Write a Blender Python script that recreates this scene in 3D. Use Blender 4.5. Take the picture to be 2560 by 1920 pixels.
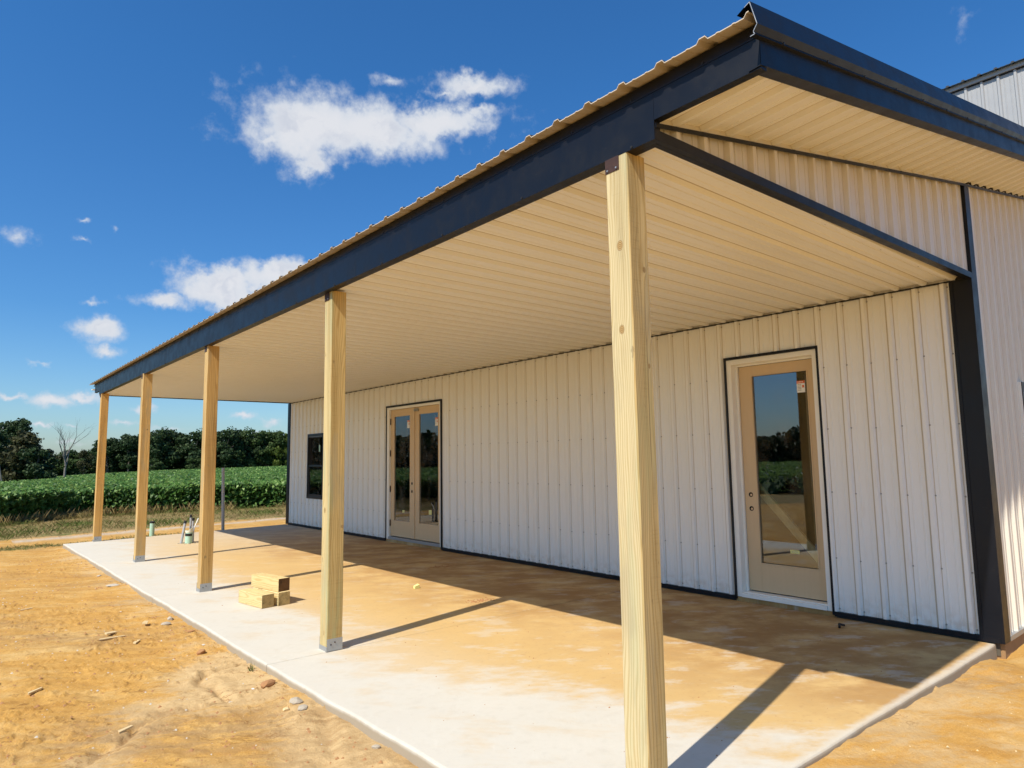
import bpy, math, random
import numpy as np
from mathutils import Vector, Matrix

for o in list(bpy.data.objects): bpy.data.objects.remove(o)
scene = bpy.context.scene
COL = scene.collection
RND = random.Random(7)
NR = np.random.default_rng(11)

# ------------------------------------------------------------------ camera
YAW, PITCH, ROLL = 0.6989, 0.1108, -0.0149
CAM = Vector((-6.748, -1.8035, 1.5841))
cam_data = bpy.data.cameras.new('camera')
cam = bpy.data.objects.new('camera', cam_data); COL.objects.link(cam)
fw = Vector((math.sin(YAW)*math.cos(PITCH), math.cos(YAW)*math.cos(PITCH), math.sin(PITCH)))
rt = Vector((math.cos(YAW), -math.sin(YAW), 0)); up = rt.cross(fw)
r2 = rt*math.cos(ROLL) + up*math.sin(ROLL); u2 = up*math.cos(ROLL) - rt*math.sin(ROLL)
m = Matrix((r2, u2, -fw)).transposed().to_4x4(); m.translation = CAM
cam.matrix_world = m
cam_data.sensor_width = 36; cam_data.lens = 36*1673.4/2560
cam_data.clip_start = 0.05; cam_data.clip_end = 6000
scene.camera = cam

# ------------------------------------------------------------------ light
SUN_H = Vector((1, 0.225, 0)).normalized()          # the way the light travels, seen from above
SUN_EL = math.radians(50.3)
sd = bpy.data.lights.new('sun', 'SUN'); sd.energy = 4.3; sd.angle = math.radians(0.53); sd.color = (1, 0.925, 0.785)
sun = bpy.data.objects.new('sun', sd); COL.objects.link(sun)
trav = SUN_H*math.cos(SUN_EL) - Vector((0, 0, math.sin(SUN_EL)))
sun.rotation_euler = trav.to_track_quat('-Z', 'Y').to_euler()
sun.location = (-30, -8, 40)

scene.view_settings.view_transform = 'Standard'
scene.view_settings.look = 'None'
scene.view_settings.exposure = 0.45
scene.view_settings.gamma = 1

# ------------------------------------------------------------------ node helper
class NT:
    def __init__(s, tree): s.t = tree; s.n = tree.nodes; s.l = tree.links
    def node(s, typ, **kw):
        n = s.n.new(typ)
        for k, v in kw.items(): setattr(n, k, v)
        return n
    def put(s, sock, v):
        if v is None: return
        if hasattr(v, 'is_linked') or isinstance(v, bpy.types.NodeSocket): s.l.new(v, sock)
        else:
            if sock.type == 'RGBA' and len(v) == 3: v = (*v, 1)
            sock.default_value = v
    def math(s, op, a, b=None, c=None, clamp=False):
        n = s.node('ShaderNodeMath', operation=op, use_clamp=clamp)
        for i, v in enumerate((a, b, c)): s.put(n.inputs[i], v)
        return n.outputs[0]
    def vm(s, op, a, b=None):
        n = s.node('ShaderNodeVectorMath', operation=op)
        s.put(n.inputs[0], a); s.put(n.inputs[1], b)
        return n.outputs['Value'] if op in ('DOT_PRODUCT', 'LENGTH', 'DISTANCE') else n.outputs[0]
    def scale(s, a, f):
        n = s.node('ShaderNodeVectorMath', operation='SCALE'); s.put(n.inputs[0], a); s.put(n.inputs['Scale'], f); return n.outputs[0]
    def noise(s, vec, scale, detail=4, rough=.55, out='Fac'):
        n = s.node('ShaderNodeTexNoise'); s.put(n.inputs['Vector'], vec)
        n.inputs['Scale'].default_value = scale; n.inputs['Detail'].default_value = detail; n.inputs['Roughness'].default_value = rough
        return n.outputs[out]
    def ramp(s, f, stops):
        n = s.node('ShaderNodeValToRGB'); s.put(n.inputs[0], f); e = n.color_ramp.elements
        while len(e) < len(stops): e.new(.5)
        for el, (p, c) in zip(e, stops):
            el.position = p; el.color = (*c, 1) if len(c) == 3 else c
        return n.outputs[0]
    def step(s, f, a, b, lo=0., hi=1.):
        n = s.node('ShaderNodeMapRange', interpolation_type='SMOOTHSTEP'); s.put(n.inputs[0], f)
        for i, v in zip((1, 2, 3, 4), (a, b, lo, hi)): s.put(n.inputs[i], v)
        return n.outputs[0]
    def mix(s, f, a, b, mode='MIX'):
        n = s.node('ShaderNodeMix', data_type='RGBA', blend_type=mode); s.put(n.inputs[0], f); s.put(n.inputs[6], a); s.put(n.inputs[7], b)
        return n.outputs[2]
    def aniso(s, vec, ang, a, b):
        c, n = math.cos(ang), math.sin(ang); o = s.node('ShaderNodeCombineXYZ')
        s.put(o.inputs[0], s.vm('DOT_PRODUCT', vec, (c*a, n*a, 0))); s.put(o.inputs[1], s.vm('DOT_PRODUCT', vec, (-n*b, c*b, 0))); return o.outputs[0]
    def mapping(s, vec, scale=(1, 1, 1), rot=(0, 0, 0), loc=(0, 0, 0)):
        n = s.node('ShaderNodeMapping'); s.put(n.inputs[0], vec)
        n.inputs['Scale'].default_value = scale; n.inputs['Rotation'].default_value = rot; n.inputs['Location'].default_value = loc
        return n.outputs[0]
    def bump(s, h, strength, dist=.01):
        n = s.node('ShaderNodeBump'); s.put(n.inputs['Height'], h); n.inputs['Strength'].default_value = strength; n.inputs['Distance'].default_value = dist
        return n.outputs[0]
    def sep(s, v):
        n = s.node('ShaderNodeSeparateXYZ'); s.put(n.inputs[0], v); return n.outputs

def azel(az, el):
    a, e = math.radians(az), math.radians(el)
    return Vector((math.sin(a)*math.cos(e), math.cos(a)*math.cos(e), math.sin(e)))

# ------------------------------------------------------------------ world: clear sky with fair-weather cumulus
world = bpy.data.worlds.new('World'); scene.world = world; world.use_nodes = True; world.cycles.sampling_method = 'MANUAL'; world.cycles.sample_map_resolution = 512
W = NT(world.node_tree); W.n.clear()
sky = W.node('ShaderNodeTexSky', sky_type='NISHITA', sun_disc=False)
sky.sun_elevation = SUN_EL
sky.sun_rotation = math.atan2(-SUN_H.x, -SUN_H.y)
sky.altitude = 100; sky.air_density = 1.0; sky.dust_density = 1.0; sky.ozone_density = 1.8
hs = W.node('ShaderNodeHueSaturation'); W.l.new(sky.outputs[0], hs.inputs['Color'])
hs.inputs['Saturation'].default_value = 1.12; hs.inputs['Value'].default_value = 1.22
tc = W.node('ShaderNodeTexCoord'); D = tc.outputs['Generated']
wn = W.noise(D, 9, 5, .6, 'Color'); wn2 = W.noise(D, 42, 4, .6, 'Color')
off = W.vm('SUBTRACT', wn, (.5, .5, .5)); off2 = W.vm('SUBTRACT', wn2, (.5, .5, .5))
Dw = W.vm('ADD', D, W.vm('ADD', W.scale(off, .075), W.scale(off2, .034)))
Ds = W.vm('ADD', D, W.vm('ADD', W.scale(off, .016), W.scale(off2, .026)))
# (azimuth, elevation, half width deg, half height deg, weight 1 = thick)
BL = [(23.4, 26.4, 5.0, 2.5, 1.0), (28.2, 26.9, 5.0, 2.0, 1.0), (33.5, 28.0, 4.6, 1.25, 1.0), (24.0, 24.0, 3.0, 1.5, .85), (19.6, 25.2, 2.4, .9, .8), (37.5, 28.6, 3.0, .8, .75),
      (29.6, 30.4, 2.0, .8, .68), (37.2, 30.6, 3.2, 1.15, .95), (34.5, 29.8, 2.6, .6, .7),
      (12.2, 12.35, 2.6, .75, .85), (16.6, 13.7, 3.6, 1.35, 1.), (20.5, 14.6, 3.4, 1.3, .95),
      (2.7, 15.6, 2.1, 1.2, .58), (6.9, 17.4, .9, .4, .6), (6.5, 16.1, .9, .35, .55), (8.6, 17.0, .5, .6, .52), (7.6, 11.7, .9, .45, .62),
      (8.1, 9.85, 1.6, .9, .95), (8.6, 8.2, 1.5, .75, .8), (3.1, 4.75, 1.5, .4, .8), (5.3, 4.6, 2.4, .6, .85), (7.2, 4.9, 1.8, .55, .82),
      (4.8, 3.0, 1.1, .3, .7), (6.6, 2.85, 1., .33, .7), (11.3, 4.1, 1.6, .42, .8), (17.9, 3.7, 1.5, .45, .78), (20.2, 3.3, 1.5, .5, .75),
      (9.8, 3.0, 1.6, .35, .72), (14.5, 5.2, 1.4, .3, .6), (2.4, 2.6, 1.6, .4, .75), (4.6, 7.2, 1.2, .3, .55), (12.6, 7.0, 1.0, .3, .5), (6.5, 1.7, 2.8, .5, .6), (13, 2.6, 2.8, .5, .58), (19, 2.4, 2.5, .5, .55), (76.4, 29.0, 1.4, 2.2, .5),
      (-55, 24, 7, 3.2, .9), (-63, 17, 6, 2.2, .85), (-48, 12, 6, 1.8, .8), (-68, 31, 5, 2, .7), (-30, 9, 6, 1.5, .7), (-20, 21, 4, 1.6, .7),
      (-95, 14, 7, 2.2, .8), (-120, 24, 8, 3, .85), (-150, 11, 8, 2, .8), (170, 26, 8, 3, .85), (140, 14, 8, 2.2, .8), (110, 20, 6, 2.2, .8)]
near = None
for az, el, hw, hh, wt in BL:
    c = azel(az, el); t1 = Vector((math.cos(math.radians(az)), -math.sin(math.radians(az)), 0)); t2 = t1.cross(c)
    mp = W.node('ShaderNodeMapping', vector_type='TEXTURE'); W.l.new(Dw if hw > 2.9 else Ds, mp.inputs[0])
    mp.inputs['Location'].default_value = c; mp.inputs['Rotation'].default_value = Matrix((t1, t2, -c if t1.cross(t2).dot(c) < 0 else c)).transposed().to_euler()
    mp.inputs['Scale'].default_value = (math.radians(hw), math.radians(hh), .25)
    f = W.math('ADD', W.vm('LENGTH', mp.outputs[0]), math.sqrt(1/wt-1))
    near = f if near is None else W.math('MINIMUM', near, f)
dens = W.math('DIVIDE', 1., W.math('ADD', 1., W.math('MULTIPLY', near, near)))
fine = W.noise(D, 30, 9, .62)
dn = W.math('ADD', dens, W.math('MULTIPLY', W.math('SUBTRACT', fine, .5), .70))
alpha = W.step(dn, .31, .72)
thick = W.step(dn, .5, .95)
ccol = W.mix(thick, (5.2, 5.6, 6.2), (6.1, 6.2, 6.5))
shade = W.math('MULTIPLY', W.step(W.noise(Dw, 17, 4, .55), .46, .64), W.step(dn, .6, .9))
ccol = W.mix(W.math('MULTIPLY', shade, .8), ccol, (4.7, 5.0, 5.7))
dz = W.sep(D)[2]
# thin low cloud haze near the horizon
skyc = W.mix(1., hs.outputs[0], W.ramp(dz, [(0, (.74, .86, .98)), (.05, (.60, .79, .96)), (.2, (.38, .69, .95)), (.5, (.32, .72, 1.02))]), 'MULTIPLY')
mixc = W.mix(W.math('MULTIPLY', alpha, .96), skyc, ccol)
bg = W.node('ShaderNodeBackground'); W.l.new(mixc, bg.inputs[0]); bg.inputs[1].default_value = 0.094
wo = W.node('ShaderNodeOutputWorld'); W.l.new(bg.outputs[0], wo.inputs[0])

# ------------------------------------------------------------------ mesh helpers
class MB:
    def __init__(s): s.v = []; s.f = []; s.m = []
    def quad(s, a, b, c, d, m=0):
        i = len(s.v); s.v += [tuple(a), tuple(b), tuple(c), tuple(d)]; s.f.append((i, i+1, i+2, i+3)); s.m.append(m)
    def poly(s, pts, m=0):
        i = len(s.v); s.v += [tuple(p) for p in pts]; s.f.append(tuple(range(i, i+len(pts)))); s.m.append(m)
    def box(s, x0, x1, y0, y1, z0, z1, m=0):
        i = len(s.v)
        s.v += [(x0,y0,z0),(x1,y0,z0),(x1,y1,z0),(x0,y1,z0),(x0,y0,z1),(x1,y0,z1),(x1,y1,z1),(x0,y1,z1)]
        for f in ((0,3,2,1),(4,5,6,7),(0,1,5,4),(1,2,6,5),(2,3,7,6),(3,0,4,7)):
            s.f.append(tuple(i+k for k in f)); s.m.append(m)
    def hexa(s, P, m=0):                                       # 8 corners, bottom 4 then top 4
        i = len(s.v); s.v += [tuple(p) for p in P]
        for f in ((0,3,2,1),(4,5,6,7),(0,1,5,4),(1,2,6,5),(2,3,7,6),(3,0,4,7)):
            s.f.append(tuple(i+k for k in f)); s.m.append(m)
    def tube(s, a, b, r0, r1=None, n=12, m=0, cap=True):
        r1 = r0 if r1 is None else r1
        a, b = Vector(a), Vector(b); d = (b-a).normalized()
        x = d.orthogonal().normalized(); y = d.cross(x); i = len(s.v)
        for p, r in ((a, r0), (b, r1)):
            for k in range(n):
                t = 2*math.pi*k/n; s.v.append(tuple(p + x*(r*math.cos(t)) + y*(r*math.sin(t))))
        for k in range(n):
            s.f.append((i+k, i+(k+1)%n, i+n+(k+1)%n, i+n+k)); s.m.append(m)
        if cap:
            s.f.append(tuple(i+k for k in reversed(range(n)))); s.m.append(m)
            s.f.append(tuple(i+n+k for k in range(n))); s.m.append(m)
    def build(s, name, mats, parent=None, smooth=False, bevel=0, loc=None):
        me = bpy.data.meshes.new(name); me.from_pydata(s.v, [], s.f)
        for mt in (mats if isinstance(mats, (list, tuple)) else [mats]): me.materials.append(mt)
        if any(s.m): me.polygons.foreach_set('material_index', s.m)
        if smooth: me.polygons.foreach_set('use_smooth', [True]*len(s.f))
        me.update()
        o = bpy.data.objects.new(name, me); COL.objects.link(o)
        if parent: o.parent = parent
        if loc: o.location = loc
        if bevel:
            b = o.modifiers.new('bevel', 'BEVEL'); b.width = bevel; b.segments = 2; b.limit_method = 'ANGLE'
        return o

def np_mesh(name, V, Fq, mats, attr=None, smooth=False, mi=None):
    me = bpy.data.meshes.new(name)
    V = np.asarray(V, np.float32); Fq = np.asarray(Fq, np.int32); n, k = Fq.shape
    me.vertices.add(len(V)); me.vertices.foreach_set('co', V.ravel())
    me.loops.add(n*k); me.loops.foreach_set('vertex_index', Fq.ravel())
    me.polygons.add(n); me.polygons.foreach_set('loop_start', np.arange(0, n*k, k, dtype=np.int32))
    try: me.polygons.foreach_set('loop_total', np.full(n, k, np.int32))
    except Exception: pass
    for mt in mats: me.materials.append(mt)
    if mi is not None: me.polygons.foreach_set('material_index', np.asarray(mi, np.int32))
    if smooth: me.polygons.foreach_set('use_smooth', np.ones(n, bool))
    if attr:
        for an, av in attr.items():
            at = me.attributes.new(an, 'FLOAT', 'POINT'); at.data.foreach_set('value', np.asarray(av, np.float32))
    me.update(calc_edges=True)
    return me

def link(name, me, parent=None, loc=None, rz=0, sc=None):
    o = bpy.data.objects.new(name, me); COL.objects.link(o)
    if parent: o.parent = parent
    if loc is not None: o.location = loc
    o.rotation_euler.z = rz
    if sc: o.scale = sc
    return o
def empty(name, loc=(0, 0, 0)):
    o = bpy.data.objects.new(name, None); COL.objects.link(o); o.location = loc; o.empty_display_size = .2; return o
def tag(o, label=None, cat=None, group=None, kind=None):
    if label: o['label'] = label
    if cat: o['category'] = cat
    if group: o['group'] = group
    if kind: o['kind'] = kind
    return o

# value noise in numpy
_P = np.random.default_rng(3).random((256, 256))
def vnoise(x, y):
    xi = np.floor(x).astype(int); yi = np.floor(y).astype(int); fx = x-xi; fy = y-yi
    fx = fx*fx*(3-2*fx); fy = fy*fy*(3-2*fy)
    g = lambda i, j: _P[i % 256, j % 256]
    return (g(xi, yi)*(1-fx)+g(xi+1, yi)*fx)*(1-fy) + (g(xi, yi+1)*(1-fx)+g(xi+1, yi+1)*fx)*fy
def fbm(x, y, sc, oct=4, ro=.5):
    s = 0; a = 1; t = 0
    for k in range(oct):
        s = s + a*vnoise(x*sc+17.3*k, y*sc+5.1*k); t += a; a *= ro; sc *= 2.03
    return s/t - .5

# ------------------------------------------------------------------ materials
def mat(name):
    mt = bpy.data.materials.new(name); mt.use_nodes = True; t = NT(mt.node_tree)
    b = mt.node_tree.nodes['Principled BSDF']; return mt, t, b
def simple(name, col, rough=.5, metal=0, spec=.5, var=0, vscale=8):
    mt, t, b = mat(name); b.inputs['Roughness'].default_value = rough; b.inputs['Metallic'].default_value = metal
    b.inputs['Specular IOR Level'].default_value = spec
    if var:
        p = t.node('ShaderNodeNewGeometry').outputs['Position']; n = t.noise(p, vscale, 5)
        c = t.mix(n, tuple(x*(1-var) for x in col), tuple(min(1, x*(1+var)) for x in col)); t.put(b.inputs['Base Color'], c)
        t.put(b.inputs['Roughness'], t.step(n, .3, .7, max(0, rough-.06), rough+.08))
    else: b.inputs['Base Color'].default_value = (*col, 1)
    return mt

def paint_white(name='white_painted_steel', k=1.):
    mt, t, b = mat(name)
    p = t.node('ShaderNodeNewGeometry').outputs['Position']
    n = t.noise(t.mapping(p, (1.4, 1.4, .6)), 1.2, 4, .5)
    d = t.noise(t.mapping(p, (14, 14, 1.2)), 2.2, 4, .6)
    c = t.mix(n, tuple(k*q for q in (.835, .825, .795)), tuple(k*q for q in (.88, .87, .84)))
    # thin orange dust film, streaked
    z = t.sep(p)[2]
    dust = t.math('MULTIPLY', t.step(d, .5, .78), t.step(n, .42, .7))
    c = t.mix(t.math('MULTIPLY', dust, .22), c, (.60, .43, .25))
    splash = t.math('MULTIPLY', t.step(z, .32, .03), t.step(t.noise(p, 12, 5), .38, .7))
    c = t.mix(t.math('MULTIPLY', splash, .4), c, (.52, .34, .18))
    t.put(b.inputs['Base Color'], c); b.inputs['Roughness'].default_value = .33
    b.inputs['Specular IOR Level'].default_value = .5
    t.put(b.inputs['Normal'], t.bump(t.noise(t.mapping(p, (1., 1., .45)), 2.6, 2), .10, .05))
    return mt
M_WHITE = paint_white()
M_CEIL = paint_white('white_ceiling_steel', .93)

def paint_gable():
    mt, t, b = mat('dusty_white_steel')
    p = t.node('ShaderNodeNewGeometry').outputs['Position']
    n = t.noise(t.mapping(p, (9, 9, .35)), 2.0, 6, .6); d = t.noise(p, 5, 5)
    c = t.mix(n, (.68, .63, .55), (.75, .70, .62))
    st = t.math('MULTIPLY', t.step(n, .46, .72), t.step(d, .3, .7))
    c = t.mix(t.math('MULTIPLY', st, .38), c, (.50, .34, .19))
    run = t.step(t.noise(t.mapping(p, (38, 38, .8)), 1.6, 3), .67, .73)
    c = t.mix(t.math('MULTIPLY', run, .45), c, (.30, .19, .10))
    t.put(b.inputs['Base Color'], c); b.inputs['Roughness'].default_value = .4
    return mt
M_GABLE = paint_gable()

def black_trim():
    mt, t, b = mat('black_trim_steel')
    p = t.node('ShaderNodeNewGeometry').outputs['Position']
    n = t.noise(p, 6, 6, .65)
    sc = t.noise(t.mapping(p, (1.5, 3, 22)), 5, 3, .7)
    c = t.mix(t.math('MULTIPLY', t.step(n, .5, .85), .3), (.004, .005, .009), (.014, .014, .016))
    c = t.mix(t.math('MULTIPLY', t.step(sc, .66, .72), .10), c, (.16, .15, .15))
    t.put(b.inputs['Base Color'], c)
    t.put(b.inputs['Roughness'], t.step(n, .3, .75, .36, .50))
    b.inputs['Specular IOR Level'].default_value = .35
    return mt
M_BLACK = black_trim()
M_WING = simple('grey_painted_steel', (.35, .355, .37), .45, var=.05, vscale=3)
M_BLACKV = simple('black_vinyl', (.012, .012, .013), .45)
M_DARKROOF = simple('charcoal_roof_steel', (.03, .03, .033), .4, var=.3)
M_UNDER = simple('roof_steel_underside', (.56, .48, .38), .5, var=.06)
M_SCREW = simple('zinc_screw', (.33, .32, .30), .45, .7)
M_GALV = simple('galvanised_steel', (.40, .41, .42), .45, .6, var=.18, vscale=30)
M_RUST = simple('rusty_red_steel', (.055, .025, .018), .6, .2, var=.4, vscale=35)
M_CASING = simple('cream_primed_wood', (.90, .87, .80), .5, var=.05, vscale=6)
M_DARK = simple('dark_interior', (.06, .055, .05), .8)
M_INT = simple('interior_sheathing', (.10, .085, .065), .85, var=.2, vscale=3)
M_HOLE = simple('black_hole', (.006, .006, .006), .9)
M_BRASS = simple('dull_nickel', (.45, .42, .36), .35, .8)
M_PVCG = simple('pale_green_pvc', (.42, .63, .50), .4, var=.12, vscale=14)
M_PVCY = simple('cream_pvc', (.74, .72, .58), .45, var=.1, vscale=20)
M_PVCGREY = simple('grey_pvc_conduit', (.36, .36, .38), .5, var=.15, vscale=12)
M_TAPE = simple('black_tape', (.012, .012, .013), .5)
M_FOUND = simple('stained_foundation', (.32, .19, .09), .9, var=.35, vscale=9)
M_STICK = simple('white_paper', (.85, .84, .80), .6)
M_STICKO = simple('orange_print', (.72, .16, .05), .6)
M_STICKY = simple('yellow_paper', (.80, .78, .30), .6)
M_PRINT = simple('grey_print', (.25, .22, .22), .6)
M_ROCK = simple('pale_rubble', (.52, .47, .40), .9, var=.25, vscale=25)
M_CONCRUB = simple('grey_rubble', (.42, .36, .28), .9, var=.25, vscale=25)
M_CLOD = simple('red_clod', (.38, .19, .08), .95, var=.3, vscale=30)
M_SCRAP = simple('pale_wood_scrap', (.66, .50, .27), .8, var=.2, vscale=20)

def wood(name, light, dark, knots=(), pith=(.28, .33), seed=0, endgrain=False, green=0):
    mt, t, b = mat(name)
    p = t.node('ShaderNodeTexCoord').outputs['Object']
    X, Y, Z = t.sep(p)
    pw = t.vm('ADD', p, (seed*3.7, seed*1.3, seed*5.1))
    low = t.noise(t.mapping(pw, (6, 6, .8)), 1.0, 3, .5); mid = t.noise(t.mapping(pw, (30, 30, 2.2)), 1.0, 3, .55)
    dx = t.math('SUBTRACT', X, pith[0]); dy = t.math('SUBTRACT', Y, pith[1])
    r = t.math('SQRT', t.math('ADD', t.math('MULTIPLY', dx, dx), t.math('MULTIPLY', dy, dy)))
    r = t.math('ADD', r, t.math('ADD', t.math('MULTIPLY', t.math('SUBTRACT', low, .5), .09), t.math('MULTIPLY', t.math('SUBTRACT', mid, .5), .006)))
    kd = None
    for ax, u0, z0, rad in knots:
        du = t.math('SUBTRACT', Y if ax == 'x' else X, u0); dz_ = t.math('MULTIPLY', t.math('SUBTRACT', Z, z0), .72)
        d = t.math('DIVIDE', t.math('SQRT', t.math('ADD', t.math('MULTIPLY', du, du), t.math('MULTIPLY', dz_, dz_))), rad)
        onf = t.math('LESS_THAN', X if ax == 'x' else Y, .006)
        d = t.math('ADD', d, t.math('MULTIPLY', t.math('SUBTRACT', 1., onf), 50.))
        r = t.math('ADD', r, t.math('MULTIPLY', t.math('EXPONENT', t.math('MULTIPLY', t.math('MULTIPLY', d, d), -.16)), rad*.55))
        kd = d if kd is None else t.math('MINIMUM', kd, d)
    ring = t.math('SINE', t.math('MULTIPLY', r, 2*math.pi/.0105))
    ring = t.math('MULTIPLY_ADD', ring, .5, .5); ring = t.math('POWER', ring, 2.2)
    tone = t.noise(t.mapping(pw, (9, 9, .55)), 1.0, 4, .6)
    c = t.mix(t.math('MULTIPLY', ring, .62), light, dark)
    c = t.mix(t.math('MULTIPLY', t.step(tone, .40, .72), .6), c, tuple(a*.72 for a in dark))
    saw = t.math('MULTIPLY', t.step(t.noise(t.mapping(pw, (3, 3, 120)), 1.0, 2), .5, .7), t.step(tone, .5, .62))
    c = t.mix(t.math('MULTIPLY', saw, .18), c, tuple(a*.45 for a in dark))
    if green:
        g = t.step(t.noise(t.mapping(pw, (12, 12, 1.0)), 1., 4), .52, .68)
        c = t.mix(t.math('MULTIPLY', g, green), c, (.36, .42, .26))
    onY = t.math('LESS_THAN', Y, .004); c = t.mix(t.math('MULTIPLY', onY, .7), c, t.mix(1., c, (1.08, .90, .62), 'MULTIPLY'))  # near-end face tinted browner, the light on it put into the wood colour
    ck = t.math('ABSOLUTE', t.math('SUBTRACT', t.math('ADD', X, t.math('MULTIPLY', t.math('SUBTRACT', low, .5), .03)), .094)); ckm = t.math('MULTIPLY', t.math('MULTIPLY', t.step(ck, .0022, .0006), onY), t.step(t.noise(t.vm('ADD', t.mapping(p, (0, 0, 1.1)), (seed*7.3, 0, 0)), 1., 1), .46, .54))
    c = t.mix(t.math('MULTIPLY', ckm, .8), c, (.10, .06, .03))
    stn = t.step(t.noise(t.mapping(pw, (7, 7, 1.4)), 1., 6, .62), .50, .68); c = t.mix(t.math('MULTIPLY', stn, .42), c, (.36, .31, .20)); mud = t.math('MULTIPLY', t.step(Z, .5, .08), t.step(t.noise(pw, 9, 5), .42, .7)); c = t.mix(t.math('MULTIPLY', mud, .35), c, (.42, .27, .11))
    fleck = t.step(t.noise(t.mapping(pw, (22, 22, 9)), 1.0, 3), .70, .76)
    c = t.mix(t.math('MULTIPLY', fleck, .45), c, (.16, .10, .05))
    if kd is not None:
        kr = t.math('MULTIPLY_ADD', t.math('SINE', t.math('MULTIPLY', kd, 16)), .5, .5)
        kc = t.mix(kr, (.22, .13, .05), (.50, .34, .14))
        c = t.mix(t.step(kd, 1.15, .85), c, kc)
        c = t.mix(t.math('MULTIPLY', t.step(t.math('ABSOLUTE', t.math('SUBTRACT', kd, 1.05)), .16, .02), .55), c, (.16, .09, .03))
    t.put(b.inputs['Base Color'], c); b.inputs['Roughness'].default_value = .72; b.inputs['Specular IOR Level'].default_value = .25
    t.put(b.inputs['Normal'], t.bump(t.math('ADD', ring, t.math('MULTIPLY', mid, 1.5)), .22, .002))
    return mt
LW, DW = (.615, .515, .30), (.40, .285, .115)
LW2, DW2 = (.60, .42, .185), (.38, .225, .075)

def door_wood():
    mt, t, b = mat('tan_primed_door'); p = t.node('ShaderNodeNewGeometry').outputs['Position']
    n = t.noise(t.mapping(p, (20, 20, 2)), 1.5, 4); t.put(b.inputs['Base Color'], t.mix(n, (.63, .45, .255), (.69, .50, .295)))
    b.inputs['Roughness'].default_value = .5; return mt
M_DOOR = door_wood()

def glass():
    mt, t, b = mat('tinted_glass'); t.n.remove(b)
    out = [n for n in t.n if n.type == 'OUTPUT_MATERIAL'][0]
    tr = t.node('ShaderNodeBsdfTransparent'); tr.inputs[0].default_value = (.84, .85, .82, 1)
    gl = t.node('ShaderNodeBsdfGlossy'); gl.inputs['Roughness'].default_value = .004; gl.inputs[0].default_value = (.86, .90, 1, 1)
    p = t.node('ShaderNodeNewGeometry').outputs['Position']; t.put(gl.inputs['Normal'], t.bump(t.noise(p, .9, 1), .02, .02))
    fr = t.node('ShaderNodeFresnel'); fr.inputs[0].default_value = 1.5
    f = t.math('ADD', t.math('MULTIPLY', fr.outputs[0], 1.0), .065, clamp=True)
    mx = t.node('ShaderNodeMixShader'); t.put(mx.inputs[0], f); t.l.new(tr.outputs[0], mx.inputs[1]); t.l.new(gl.outputs[0], mx.inputs[2])
    df = t.node('ShaderNodeBsdfDiffuse'); df.inputs[0].default_value = (.55, .45, .34, 1); m2 = t.node('ShaderNodeMixShader')
    t.put(m2.inputs[0], t.math('MULTIPLY', t.step(t.noise(t.mapping(p, (3, 3, 1.4)), 1.6, 6, .6), .42, .8), .07)); t.l.new(mx.outputs[0], m2.inputs[1]); t.l.new(df.outputs[0], m2.inputs[2])
    t.l.new(m2.outputs[0], out.inputs[0]); return mt
M_GLASS = glass()

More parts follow.
